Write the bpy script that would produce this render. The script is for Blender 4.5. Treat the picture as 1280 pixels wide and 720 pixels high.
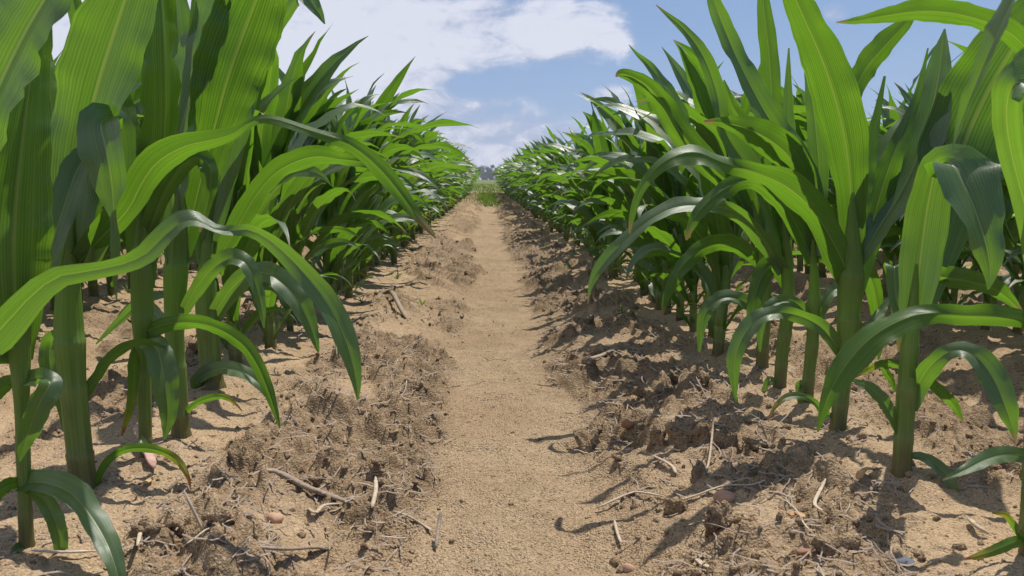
import bpy, bmesh, math, random
import numpy as np
from mathutils import Vector, Matrix
PI = math.pi
R = math.radians
for o in list(bpy.data.objects):
    bpy.data.objects.remove(o)
scene = bpy.context.scene
col = scene.collection
random.seed(7)

# ------------------------------------------------------------------ camera
cam_data = bpy.data.cameras.new('camera')
cam = bpy.data.objects.new('camera', cam_data)
col.objects.link(cam)
cam.location = (0, 0, .30)
YAW, PITCH = 1.84, 7.75
cam.rotation_euler = (R(90 - PITCH), 0, R(-YAW))
cam_data.lens = 28.0
cam_data.sensor_width = 36.0
cam_data.clip_start = .02
cam_data.clip_end = 6000
cam_data.dof.use_dof = True
cam_data.dof.focus_distance = 1.15
cam_data.dof.aperture_fstop = 28.0
scene.camera = cam

# ------------------------------------------------------------------ exposure
scene.view_settings.view_transform = 'Standard'
scene.view_settings.look = 'None'
scene.view_settings.exposure = 0.12
scene.view_settings.gamma = 1.0
scene.view_settings.use_curve_mapping = False
scene.render.resolution_x, scene.render.resolution_y = 1024, 576

# ------------------------------------------------------------------ sun and sky
SUN_AZ, SUN_EL = 38.0, 64.5
sun_dir = Vector((math.sin(R(SUN_AZ)) * math.cos(R(SUN_EL)), math.cos(R(SUN_AZ)) * math.cos(R(SUN_EL)), math.sin(R(SUN_EL))))
sd = bpy.data.lights.new('sun', 'SUN')
sd.energy = 5.0
sd.angle = R(.5)
sd.color = (1.0, .95, .87)
sun = bpy.data.objects.new('sun', sd)
sun.rotation_euler = sun_dir.to_track_quat('Z', 'Y').to_euler()
sun.location = (3, 3, 8)
col.objects.link(sun)

world = bpy.data.worlds.new('World')
scene.world = world
world.use_nodes = True


class NT:
    """small node-tree writer"""
    def __init__(s, tree):
        s.t = tree
        tree.nodes.clear()

    def n(s, typ, ins=None, **props):
        nd = s.t.nodes.new(typ)
        for k, v in props.items():
            setattr(nd, k, v)
        for k, v in (ins or {}).items():
            sock = nd.inputs[k]
            if hasattr(v, 'is_output') or isinstance(v, bpy.types.NodeSocket):
                s.t.links.new(v, sock)
            else:
                sock.default_value = v
        return nd

    def m(s, op, a, b=0.0, c=0.0, clamp=False):
        nd = s.n('ShaderNodeMath', {0: a, 1: b, 2: c}, operation=op)
        nd.use_clamp = clamp
        return nd.outputs[0]

    def ramp(s, fac, lo, hi, a=0.0, b=1.0, smooth=True):
        nd = s.n('ShaderNodeMapRange', {'Value': fac, 'From Min': lo, 'From Max': hi, 'To Min': a, 'To Max': b},
                 interpolation_type='SMOOTHSTEP' if smooth else 'LINEAR')
        return nd.outputs[0]

    def mix(s, fac, a, b):
        nd = s.n('ShaderNodeMix', {0: fac, 6: a, 7: b}, data_type='RGBA')
        return nd.outputs[2]

    def vmul(s, v, sc):
        return s.n('ShaderNodeVectorMath', {0: v, 1: sc}, operation='MULTIPLY').outputs[0]

    def noise(s, vec, scale, detail=4.0, rough=.55, dist=0.0):
        return s.n('ShaderNodeTexNoise', {'Vector': vec, 'Scale': scale, 'Detail': detail, 'Roughness': rough, 'Distortion': dist}).outputs[0]


def c4(r, g, b):
    return (r, g, b, 1.0)


def sky_dir(px, py):
    """direction of a place in the sky, from its bearing and height"""
    f = Vector((math.sin(R(YAW)) * math.cos(R(PITCH)), math.cos(R(YAW)) * math.cos(R(PITCH)), -math.sin(R(PITCH))))
    r = Vector((math.cos(R(YAW)), -math.sin(R(YAW)), 0))
    u = r.cross(f)
    return (f * 995.6 + r * (px - 640) + u * (360 - py)).normalized()


w = NT(world.node_tree)
tc = w.n('ShaderNodeTexCoord').outputs['Generated']
sky = w.n('ShaderNodeTexSky', sky_type='NISHITA', sun_disc=False, sun_elevation=R(SUN_EL), sun_rotation=R(SUN_AZ),
          altitude=100.0, air_density=1.0, dust_density=1.4, ozone_density=1.6)
sep = w.n('ShaderNodeSeparateXYZ', {0: tc})
dx, dy, dz = sep.outputs
den = w.m('MAXIMUM', w.m('ADD', dz, .10), .06)
pl = w.n('ShaderNodeCombineXYZ', {0: w.m('DIVIDE', dx, den), 1: w.m('DIVIDE', dy, den), 2: 0.0}).outputs[0]
n_big = w.noise(pl, .75, 7.0, .56, .25)
n_det = w.noise(tc, 9.0, 8.0, .62, .4)
n_fine = w.noise(w.vmul(tc, (1, 1, 2.2)), 16.0, 8.0, .62, .6)
cov = w.m('ADD', w.m('MULTIPLY', w.m('SUBTRACT', n_big, .5), 1.1), w.m('MULTIPLY', w.m('SUBTRACT', n_det, .5), 1.3))
cov = w.m('ADD', cov, w.m('MULTIPLY', w.m('SUBTRACT', n_fine, .5), .9))
bias = w.m('ADD', w.m('MULTIPLY', dx, -.95), -.10)          # cloudier towards the west
cov = w.m('ADD', cov, bias)
for px, py, rx, ry, amt in ((420, 105, 165, 62, .62), (452, 84, 90, 42, .4), (540, 60, 90, 50, .2), (470, 30, 220, 60, .30), (610, 25, 170, 55, .28), (735, 18, 100, 34, .32), (330, 60, 160, 120, .35), (680, 55, 60, 26, .30),
                            (60, 50, 160, 130, .3), (768, 53, 30, 17, .62), (560, 175, 330, 75, .48), (300, 40, 120, 160, .3), (640, 195, 120, 22, .3), (1042, 14, 30, 24, .7),
                            (580, 108, 60, 22, -.35), (680, 110, 120, 30, -.22), (900, 80, 110, 70, -.2), (1140, 60, 50, 26, .42), (760, 118, 40, 14, .45), (690, 66, 40, 12, .4)):
    c = sky_dir(px, py)
    dv = w.n('ShaderNodeVectorMath', {0: tc, 1: tuple(c)}, operation='SUBTRACT').outputs[0]
    dv = w.vmul(dv, (995.6 / rx, 995.6 / rx, 995.6 / ry))
    ln = w.n('ShaderNodeVectorMath', {0: dv}, operation='LENGTH').outputs['Value']
    cov = w.m('ADD', cov, w.ramp(ln, 1.3, 0.0, 0.0, amt))
mask = w.ramp(cov, -.13, .40)
shade = w.ramp(w.m('ADD', w.m('MULTIPLY', w.m('ADD', n_fine, n_det), .75), w.m('MULTIPLY', cov, .40)), .68, 1.06)
cl_col = w.mix(shade, c4(5.9, 6.5, 8.6), c4(10.6, 10.7, 11.8))
low = w.ramp(dz, .0, .20, .45, .0)                          # pale air low over the horizon
clear = w.mix(low, sky.outputs[0], c4(6.2, 7.4, 10.2))
clear = w.mix(.40, clear, c4(3.3, 5.8, 11.4))
tot = w.mix(w.m('MULTIPLY', mask, .80), clear, cl_col)
bg = w.n('ShaderNodeBackground', {0: tot, 1: .072})
out = w.n('ShaderNodeOutputWorld', {0: bg.outputs[0]})

# ------------------------------------------------------------------ materials
MATS = {}


def new_mat(name):
    m = bpy.data.materials.new(name)
    m.use_nodes = True
    MATS[name] = m
    return m, NT(m.node_tree)


def leaf_material(name, old=0.0):
    m, t = new_mat(name)
    uv = t.n('ShaderNodeUVMap', uv_map='uv').outputs[0]
    s = t.n('ShaderNodeSeparateXYZ', {0: uv})
    u, v = s.outputs[0], s.outputs[1]                       # u: across 0..1, v: along 0..1
    rnd = t.n('ShaderNodeObjectInfo').outputs['Random']
    obj = t.n('ShaderNodeTexCoord').outputs['Object']
    a = t.m('ABSOLUTE', t.m('SUBTRACT', u, .5))
    rib = t.ramp(a, .009, .026, 1.0, 0.0)
    vein = t.m('MULTIPLY', t.m('ADD', t.m('SINE', t.m('MULTIPLY', u, 150.0)), 1.0), .5)
    vv = t.n('ShaderNodeCombineXYZ', {0: t.m('MULTIPLY', u, 26.0), 1: t.m('MULTIPLY', v, 1.6), 2: t.m('MULTIPLY', rnd, 30.0)}).outputs[0]
    streak = t.noise(vv, 1.0, 3.0, .6)
    blot = t.noise(obj, 26.0, 4.0, .6)
    vfac = t.m('ADD', t.m('MULTIPLY', vein, .24), t.m('MULTIPLY', streak, .85))
    base = t.mix(t.ramp(vfac, .25, .85), c4(.030, .082, .013), c4(.060, .128, .020))
    base = t.mix(t.m('MULTIPLY', t.ramp(blot, .45, .75), .35), base, c4(.050, .110, .028))
    base = t.mix(t.m('MULTIPLY', rnd, .35), base, c4(.050, .125, .016))
    base = t.mix(t.m('MULTIPLY', rib, .75), base, c4(.17, .25, .07))
    trans = t.mix(t.ramp(vfac, .22, .9), c4(.092, .245, .012), c4(.225, .43, .020))
    trans = t.mix(t.m('MULTIPLY', t.ramp(blot, .45, .8), .3), trans, c4(.13, .29, .008))
    trans = t.mix(t.m('MULTIPLY', rib, .65), trans, c4(.30, .38, .05))
    # small pale flecks and scars
    vf = t.n('ShaderNodeTexVoronoi', {'Vector': t.vmul(uv, (6.0, 34.0, 1.0)), 'Scale': 1.0, 'Randomness': 1.0})
    fl = t.m('MULTIPLY', t.ramp(vf.outputs['Distance'], .10, .20, 1.0, 0.0), t.ramp(t.n('ShaderNodeSeparateColor', {0: vf.outputs['Color']}).outputs[0], .84, .88))
    base = t.mix(t.m('MULTIPLY', fl, .7), base, c4(.28, .24, .11))
    tipd = t.m('MULTIPLY', t.ramp(t.m('ADD', v, t.m('MULTIPLY', t.m('SUBTRACT', blot, .5), .12)), .90, .98), t.ramp(rnd, .45, .6))
    base = t.mix(tipd, base, c4(.26, .19, .08))
    trans = t.mix(tipd, trans, c4(.30, .22, .07))
    dust = t.m('MULTIPLY', t.ramp(t.noise(obj, 70.0, 5.0, .65), .52, .72), .22)
    base = t.mix(dust, base, c4(.15, .18, .10))
    if old:
        wv = t.m('ADD', v, t.m('MULTIPLY', t.m('SUBTRACT', blot, .5), .8))
        yl = t.ramp(wv, .45, .85)
        br = t.ramp(wv, .82, 1.0)
        base = t.mix(t.m('MULTIPLY', yl, .8), base, c4(.26, .25, .035))
        base = t.mix(br, base, c4(.24, .085, .035))
        trans = t.mix(t.m('MULTIPLY', yl, .7), trans, c4(.50, .42, .03))
        trans = t.mix(br, trans, c4(.30, .10, .03))
    # the upper face is waxy and greyer than the lower face
    upper = t.n('ShaderNodeNewGeometry').outputs['Backfacing']
    wax = t.mix(t.ramp(vfac, .25, .85), c4(.062, .105, .050), c4(.105, .155, .082))
    base = t.mix(t.m('MULTIPLY', upper, .48), base, wax)
    base = t.mix(t.m('MULTIPLY', rib, t.m('MULTIPLY', upper, .6)), base, c4(.26, .33, .16))
    bump = t.n('ShaderNodeBump', {'Height': t.m('ADD', t.m('MULTIPLY', vein, .7), t.m('MULTIPLY', streak, .8)), 'Strength': .22, 'Distance': .0012})
    rough = t.m('ADD', t.ramp(blot, .3, .7, .33, .48), t.m('MULTIPLY', dust, .6))
    p = t.n('ShaderNodeBsdfPrincipled', {'Base Color': base, 'Roughness': rough, 'Specular IOR Level': t.m('ADD', t.m('MULTIPLY', upper, .5), .5), 'Coat Weight': t.m('MULTIPLY', upper, .25), 'Coat Roughness': .62, 'Coat IOR': 1.7, 'Normal': bump.outputs[0]})
    tr = t.n('ShaderNodeBsdfTranslucent', {'Color': trans, 'Normal': bump.outputs[0]})
    mx = t.n('ShaderNodeMixShader', {0: .47, 1: p.outputs[0], 2: tr.outputs[0]})
    t.n('ShaderNodeOutputMaterial', {0: mx.outputs[0]})
    return m


leaf_material('leaf_green')
leaf_material('leaf_old', 1.0)


def stalk_material():
    m, t = new_mat('stalk')
    uv = t.n('ShaderNodeUVMap', uv_map='uv').outputs[0]
    s = t.n('ShaderNodeSeparateXYZ', {0: uv})
    u, v = s.outputs[0], s.outputs[1]                       # v: height above the soil in metres
    obj = t.n('ShaderNodeTexCoord').outputs['Object']
    rib = t.m('MULTIPLY', t.m('ADD', t.m('SINE', t.m('MULTIPLY', u, 120.0)), 1.0), .5)
    blot = t.noise(obj, 40.0, 4.0, .6)
    st = t.noise(t.vmul(uv, (14.0, 9.0, 1.0)), 1.0, 3.0)
    base = t.mix(t.ramp(st, .3, .7), c4(.10, .165, .028), c4(.175, .26, .05))
    base = t.mix(t.ramp(v, .05, .16, 0.0, .75), base, t.mix(t.ramp(st, .3, .7), c4(.12, .21, .025), c4(.19, .31, .05)))
    base = t.mix(t.m('MULTIPLY', rib, .25), base, c4(.15, .25, .07))
    cl = t.n('ShaderNodeAttribute', attribute_name='collar').outputs['Fac']
    base = t.mix(t.m('MULTIPLY', cl, .30), base, c4(.26, .30, .11))
    stn = t.m('MULTIPLY', t.ramp(t.noise(t.vmul(uv, (3.0, 16.0, 1.0)), 1.0, 4.0, .6), .56, .70), .45)
    base = t.mix(stn, base, c4(.13, .10, .035))
    low = t.ramp(t.m('ADD', v, t.m('MULTIPLY', t.m('SUBTRACT', st, .5), .05)), .018, .075, 1.0, 0.0)
    base = t.mix(t.m('MULTIPLY', low, .68), base, c4(.115, .058, .036))
    bump = t.n('ShaderNodeBump', {'Height': t.m('ADD', rib, blot), 'Strength': .25, 'Distance': .0012})
    p = t.n('ShaderNodeBsdfPrincipled', {'Base Color': base, 'Roughness': .5, 'Normal': bump.outputs[0]})
    tr = t.n('ShaderNodeBsdfTranslucent', {'Color': c4(.28, .50, .03)})
    mx = t.n('ShaderNodeMixShader', {0: t.ramp(v, .04, .2, .10, .42), 1: p.outputs[0], 2: tr.outputs[0]})
    t.n('ShaderNodeOutputMaterial', {0: mx.outputs[0]})


stalk_material()


def soil_material(name, crumbs=True):
    m, t = new_mat(name)
    geo = t.n('ShaderNodeNewGeometry').outputs['Position']
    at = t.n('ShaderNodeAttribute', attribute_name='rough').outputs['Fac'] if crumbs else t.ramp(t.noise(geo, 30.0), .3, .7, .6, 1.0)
    trk = t.n('ShaderNodeAttribute', attribute_name='track').outputs['Fac'] if crumbs else 0.3
    gam = t.m('ADD', t.m('MULTIPLY', trk, .6), .42)
    n1 = t.noise(geo, 5.0, 6.0, .6)
    damp = t.m('MULTIPLY', t.ramp(t.noise(geo, 2.3, 5.0, .62), .50, .66), .35)
    n2 = t.noise(geo, 60.0, 5.0, .65)
    n3 = t.noise(geo, 420.0, 3.0, .6)
    base = t.mix(t.ramp(n1, .3, .7), c4(.395, .275, .163), c4(.46, .335, .210))
    base = t.mix(t.m('MULTIPLY', t.ramp(n2, .50, .75), .55), base, c4(.31, .215, .125))
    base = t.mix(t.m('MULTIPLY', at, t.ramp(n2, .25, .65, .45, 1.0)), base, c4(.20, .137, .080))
    base = t.mix(t.m('MULTIPLY', t.ramp(n3, .56, .68), .6), base, c4(.56, .44, .30))
    base = t.mix(t.m('MULTIPLY', t.ramp(n3, .46, .37), t.m('ADD', t.m('MULTIPLY', trk, .3), .55)), base, c4(.12, .075, .040))
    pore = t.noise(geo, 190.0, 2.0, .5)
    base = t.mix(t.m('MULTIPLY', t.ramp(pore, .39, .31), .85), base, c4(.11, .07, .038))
    base = t.mix(t.m('MULTIPLY', t.ramp(t.noise(geo, 24.0, 5.0, .7), .54, .70), .38), base, c4(.27, .185, .105))
    base = t.mix(damp, base, c4(.31, .215, .125))
    alg = t.m('MULTIPLY', t.ramp(t.noise(geo, 11.0, 4.0, .6), .60, .74), .28)
    base = t.mix(alg, base, c4(.26, .25, .13))
    vor = t.n('ShaderNodeTexVoronoi', {'Vector': geo, 'Scale': 430.0, 'Randomness': 1.0}).outputs['Distance']
    vor2 = t.n('ShaderNodeTexVoronoi', {'Vector': geo, 'Scale': 1100.0, 'Randomness': 1.0}).outputs['Distance']
    grain = t.m('ADD', t.m('MULTIPLY', t.ramp(vor, 0.0, .8, 1.0, 0.0), 1.0), t.m('MULTIPLY', vor2, -.5))
    h = t.m('ADD', t.m('MULTIPLY', grain, gam), t.m('MULTIPLY', n2, 1.9))
    bump = t.n('ShaderNodeBump', {'Height': h, 'Strength': .9, 'Distance': .0024})
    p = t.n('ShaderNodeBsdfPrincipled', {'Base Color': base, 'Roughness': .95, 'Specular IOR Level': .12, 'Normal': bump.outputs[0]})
    t.n('ShaderNodeOutputMaterial', {0: p.outputs[0]})


soil_material('soil')
soil_material('clod_soil', False)


def plain_material(name, ca, cb, scale=60.0, rough=.8, spec=.3, stretch=(1, 1, 1), bumpd=.0006, transl=None):
    m, t = new_mat(name)
    obj = t.n('ShaderNodeTexCoord').outputs['Object']
    n = t.noise(t.vmul(obj, stretch), scale, 5.0, .6)
    rnd = t.n('ShaderNodeObjectInfo').outputs['Random']
    f = t.m('ADD', t.ramp(n, .3, .7, 0.0, .7), t.m('MULTIPLY', rnd, .3))
    base = t.mix(f, c4(*ca), c4(*cb))
    b = t.n('ShaderNodeBump', {'Height': n, 'Strength': .5, 'Distance': bumpd})
    p = t.n('ShaderNodeBsdfPrincipled', {'Base Color': base, 'Roughness': rough, 'Specular IOR Level': spec, 'Normal': b.outputs[0]})
    sh = p.outputs[0]
    if transl:
        tr = t.n('ShaderNodeBsdfTranslucent', {'Color': c4(*transl)})
        sh = t.n('ShaderNodeMixShader', {0: .4, 1: sh, 2: tr.outputs[0]}).outputs[0]
    t.n('ShaderNodeOutputMaterial', {0: sh})
    return m


plain_material('straw', (.30, .21, .13), (.56, .47, .36), 90.0, .7, .35, (1, 6, 6))
plain_material('straw_grey', (.20, .14, .095), (.40, .32, .25), 90.0, .8, .3, (1, 6, 6))
plain_material('stone_pink', (.38, .22, .14), (.50, .31, .20), 120.0, .7, .3)
plain_material('stone_white', (.68, .66, .62), (.80, .78, .74), 120.0, .6, .4)
plain_material('stone_red', (.24, .105, .06), (.34, .17, .10), 120.0, .7, .3)
plain_material('dead_leaf', (.30, .16, .07), (.50, .34, .17), 120.0, .7, .3)
plain_material('dead_leaf_pink', (.36, .17, .14), (.55, .36, .29), 120.0, .7, .3)
plain_material('weed', (.045, .10, .018), (.10, .16, .03), 60.0, .6, .3, transl=(.2, .34, .03))
plain_material('grass', (.08, .12, .028), (.14, .16, .045), .6, .8, .2, transl=(.2, .28, .05))
plain_material('meadow', (.085, .115, .030), (.15, .165, .05), .25, .95, .1, bumpd=.05)
plain_material('tree_leaf', (.022, .045, .034), (.050, .082, .058), .4, .7, .2, transl=(.05, .09, .03))
plain_material('bark', (.07, .055, .04), (.14, .11, .08), 3.0, .9, .2)


# ------------------------------------------------------------------ mesh and object helpers
def mesh_from(name, verts, faces, mat, uvs=None, smooth=True):
    """verts (n,3), faces list/array of quads or list of tuples, uvs one per vertex"""
    me = bpy.data.meshes.new(name)
    verts = np.asarray(verts, dtype=np.float32)
    if isinstance(faces, np.ndarray):
        k = faces.shape[1]
        me.vertices.add(len(verts))
        me.vertices.foreach_set('co', verts.ravel())
        me.loops.add(faces.size)
        me.loops.foreach_set('vertex_index', faces.ravel().astype(np.int32))
        me.polygons.add(len(faces))
        me.polygons.foreach_set('loop_start', np.arange(0, faces.size, k, dtype=np.int32))
        me.update(calc_edges=True)
    else:
        me.from_pydata(verts.tolist(), [], faces)
    if uvs is not None:
        lay = me.uv_layers.new(name='uv')
        li = np.empty(len(me.loops), dtype=np.int32)
        me.loops.foreach_get('vertex_index', li)
        lay.data.foreach_set('uv', np.asarray(uvs, dtype=np.float32)[li].ravel())
    if smooth:
        me.polygons.foreach_set('use_smooth', np.ones(len(me.polygons), dtype=bool))
    me.materials.append(MATS[mat])
    me.update()
    return me


def link(name, me, parent=None, loc=(0, 0, 0)):
    o = bpy.data.objects.new(name, me)
    col.objects.link(o)
    o.location = loc
    if parent:
        o.parent = parent
    return o


def tag(o, label=None, cat=None, group=None, kind=None):
    if label: o['label'] = label
    if cat: o['category'] = cat
    if group: o['group'] = group
    if kind: o['kind'] = kind
    return o


def grid_faces(nr, nc):
    r = np.arange(nr - 1)[:, None] * nc
    c = np.arange(nc - 1)[None, :]
    a = (r + c).ravel()
    return np.stack([a, a + 1, a + 1 + nc, a + nc], axis=1)


# ------------------------------------------------------------------ soil relief
def _h(ix, iy, seed):
    n = (ix.astype(np.int64) * 374761393 + iy.astype(np.int64) * 668265263 + seed * 974634721) & 0x7fffffff
    n = ((n ^ (n >> 13)) * 1274126177) & 0x7fffffff
    return ((n ^ (n >> 16)) & 0xffff) / 65535.0


def vnoise(x, y, s, seed):
    x = x / s; y = y / s
    ix = np.floor(x); iy = np.floor(y)
    fx = x - ix; fy = y - iy
    fx = fx * fx * fx * (fx * (fx * 6 - 15) + 10); fy = fy * fy * fy * (fy * (fy * 6 - 15) + 10)
    a = _h(ix, iy, seed); b = _h(ix + 1, iy, seed); c = _h(ix, iy + 1, seed); d = _h(ix + 1, iy + 1, seed)
    return (a + (b - a) * fx) * (1 - fy) + (c + (d - c) * fx) * fy - .5


def fbm(x, y, s, seed, octs=4, g=.5):
    t = 0; a = 1.0
    for k in range(octs):
        xr = x * math.cos(.6 * k) - y * math.sin(.6 * k) + 13.7 * k
        yr = x * math.sin(.6 * k) + y * math.cos(.6 * k) - 7.1 * k
        t = t + a * vnoise(xr, yr, s / 2 ** k, seed + k)
        a *= g
    return t


def lumps(x, y, cell, seed, fill=.6, rmin=.25, rmax=.62):
    """height of half-buried crumbs, one at most per cell, in units of cell"""
    gx = np.floor(x / cell); gy = np.floor(y / cell)
    out = np.zeros_like(x)
    for i in (-1, 0, 1):
        for j in (-1, 0, 1):
            cx = gx + i; cy = gy + j
            h1 = _h(cx, cy, seed); h2 = _h(cx, cy, seed + 1); h3 = _h(cx, cy, seed + 2); h4 = _h(cx, cy, seed + 3)
            r = rmin + (rmax - rmin) * h3
            ex = (x / cell - cx - h1); ey = (y / cell - cy - h2)
            ca = np.cos(h4 * 6.3); sa = np.sin(h4 * 6.3)
            px = (ex * ca + ey * sa) * 1.25; py = (-ex * sa + ey * ca) * .85
            d2 = (px * px + py * py) / (r * r)
            out = np.maximum(out, np.where((d2 < 1) & (_h(cx, cy, seed + 4) < fill), r * np.sqrt(np.maximum(0, 1 - d2)), 0))
    return out


ROW_L, ROW_R, PITCH_ROW = -.385, .420, .585
MID = .5 * (ROW_L + ROW_R)


def sstep(a, lo, hi):
    t = np.clip((a - lo) / (hi - lo), 0, 1)
    return t * t * (3 - 2 * t)


def relief(x, y, fine=True):
    x = np.asarray(x, dtype=np.float64); y = np.asarray(y, dtype=np.float64)
    wob = .05 * fbm(x * 0 + .3, y, .7, 3, 3)
    central = (x > ROW_L) & (x < ROW_R)
    out_ = np.where(x >= ROW_R, x - ROW_R, ROW_L - x)
    a_side = np.abs(out_ - (np.floor(out_ / PITCH_ROW) + .5) * PITCH_ROW) * 1.375
    a = np.where(central, np.abs(x - MID - .015 + wob * (1 - sstep(np.abs(x - MID), .2, .38))), a_side)
    uu = np.where(central, x - MID - .015 + wob, a)
    field = (1 - sstep(np.abs(x), 9, 12)) * (1 - sstep(y, 18, 18.6))
    ed = .045 * fbm(x, y, .22, 31, 3)
    z = -.036 * (1 - sstep(a + ed, .05, .27))
    rough = sstep(a + ed * 1.1, .055 , .125) * (1 - sstep(a - ed * .6, .23, .36) * .70)
    rough = np.where(central, rough, sstep(a + ed, .0, .08) * (1 - sstep(a - ed, .2, .36) * .75))
    pat = sstep(fbm(x, y, .16, 51, 3), -.32, .22)
    rough = np.clip(rough * (np.where((x < MID) & central, .24, .36) + .85 * pat), 0, 1) * field
    z = z * field
    # tyre lugs pressed into the wheel track
    lug = np.sin(y * 62 + 3 * fbm(x, y, .5, 9, 2)) * np.exp(-(uu / .09) ** 2) * central * sstep(y, 1.0, 1.9)
    z = z + .0030 * lug * field
    f1 = fbm(x, y, .11, 61, 3)
    led = sstep(fbm(x, y, .085, 91, 4, .55), .02, .09) + .7 * sstep(fbm(x, y, .05, 95, 3), .10, .15)
    z = z + .0050 * led * sstep(rough, .25, .6)
    z = z + f1 * .008 + .006 * fbm(x, y, .035, 65, 3) * (1 - rough) + rough * (.013 * np.maximum(0, fbm(x, y, .10, 71, 3)) * 2 + .016 * fbm(x, y, .05, 81, 4, .62))
    if fine:
        m1 = sstep(rough, .30, .75)
        z = z + m1 * .030 * lumps(x, y + .01 * f1, .055, 101, .30)
        z = z + np.clip(rough * 1.2, .015, 1) * .017 * lumps(x, y, .024, 111, .42)
        z = z + np.clip(rough * 1.0, .06, 1) * .0125 * lumps(x, y, .0115, 121, .66)
        z = z + .0026 * lumps(x, y, .0054, 131, .45) * (.35 + .65 * rough)
    z = z + .007 * np.exp(-((.4 - a) / .045) ** 2) * (.5 + 1.2 * np.abs(fbm(x, y, .09, 97, 2))) * field
    return z, rough


def gz(x, y):
    z, _ = relief(np.array([x]), np.array([y]))
    return float(z[0])


def spread(a, b, d0, ratio):
    v = [a]; d = d0
    while v[-1] < b:
        v.append(v[-1] + d); d *= ratio
    return v


xs = list(np.arange(0, .62, .0023))
xs += spread(xs[-1] + .0024, 3.2, .0025, 1.012)
xs += spread(xs[-1] + .15, 3000, .3, 1.6)
xs = np.minimum(np.array(xs), 3000.0)
xs = np.concatenate([-xs[:0:-1], xs])
ys = [-3000, -800, -200, -60, -20, -8, -3, -1, -.4, 0, .15, .25, .30, .34] + spread(.36, 3.0, .0019, 1.0052)
ys += spread(ys[-1] + .016, 26, .0165, 1.017)
ys += spread(ys[-1] + 1, 5000, 2, 1.5)
ys = np.minimum(np.array(ys), 5000.0)
GX, GY = np.meshgrid(xs, ys)
near = (np.abs(GX) < 14) & (GY > -1.5) & (GY < 27)
GZ = np.zeros_like(GX); GR = np.zeros_like(GX)
zz, rr = relief(GX[near], GY[near])
GZ[near] = zz; GR[near] = rr
V = np.stack([GX.ravel(), GY.ravel(), GZ.ravel()], axis=1)
me = mesh_from('ground', V, grid_faces(len(ys), len(xs)), 'soil')
att = me.attributes.new('rough', 'FLOAT', 'POINT')
att.data.foreach_set('value', GR.ravel().astype(np.float32))
att = me.attributes.new('track', 'FLOAT', 'POINT')
att.data.foreach_set('value', np.exp(-((GX - MID - .02) / .15) ** 4).ravel().astype(np.float32))
ground = tag(link('ground', me), 'sandy brown soil furrow between the maize rows', kind='structure')


# ------------------------------------------------------------------ leaf and stalk builders
def catmull(P, n):
    P = np.asarray(P, dtype=float)
    P = np.vstack([2 * P[0] - P[1], P, 2 * P[-1] - P[-2]])
    m = len(P) - 3
    q = np.linspace(0, m, n)
    i = np.minimum(q.astype(int), m - 1)
    u = (q - i)[:, None]
    a, b, c, d = P[i], P[i + 1], P[i + 2], P[i + 3]
    return .5 * ((2 * b) + (c - a) * u + (2 * a - 5 * b + 4 * c - d) * u * u + (3 * b - a - 3 * c + d) * u ** 3)


U9 = np.array([-1, -.72, -.42, -.14, -.045, .045, .14, .42, .72, 1.0])
U7 = np.array([-1, -.62, -.24, 0, .24, .62, 1.0])
U3 = np.array([-1, 0, 1.0])


def leaf_mesh(name, pts, side, width, rng, mat='leaf_green', us=U9, fold0=.55, fold1=.16, ruffle=.10, tear=0.0):
    """a blade swept along its midrib: V-folded near the stalk, ruffled margins"""
    n = len(pts)
    T = np.gradient(pts, axis=0)
    T /= np.maximum(np.linalg.norm(T, axis=1), 1e-9)[:, None]
    S = side - T * np.sum(side * T, axis=1)[:, None]
    S /= np.maximum(np.linalg.norm(S, axis=1), 1e-9)[:, None]
    N = np.cross(T, S)
    v = np.linspace(0, 1, n)
    fold = fold1 + (fold0 - fold1) * np.exp(-v * 6.0)
    ph = rng.uniform(0, 6.28, 4); fr = rng.uniform(2.2, 4.6, 2)
    V = np.zeros((n, len(us), 3)); UV = np.zeros((n, len(us), 2))
    for j, u in enumerate(us):
        hw = width * .5
        s_ = 0 if u > 0 else 1
        ruf = ruffle * hw * (.8 * np.sin(v * fr[s_] * 6.28 + ph[s_]) + .55 * np.sin(v * fr[s_] * 13.5 + ph[s_ + 2]) + .25 * np.sin(v * fr[1 - s_] * 29 + ph[1])) * abs(u) ** 2.2 * np.minimum(1, v * 5)
        rib = -np.minimum(.0016, width * .03) * max(0, 1 - abs(u) / .12)
        edge = 1 + .03 * np.sin(v * fr[1 - s_] * 17 + ph[2]) * (abs(u) > .9)
        V[:, j] = pts + S * (u * hw * edge * np.cos(fold))[:, None] + N * (abs(u) * hw * np.sin(fold) + ruf + rib - .10 * hw * u * u)[:, None]
        UV[:, j, 0] = .5 + .5 * u
        UV[:, j, 1] = v
    return mesh_from(name, V.reshape(-1, 3), grid_faces(n, len(us)), mat, UV.reshape(-1, 2))


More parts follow.
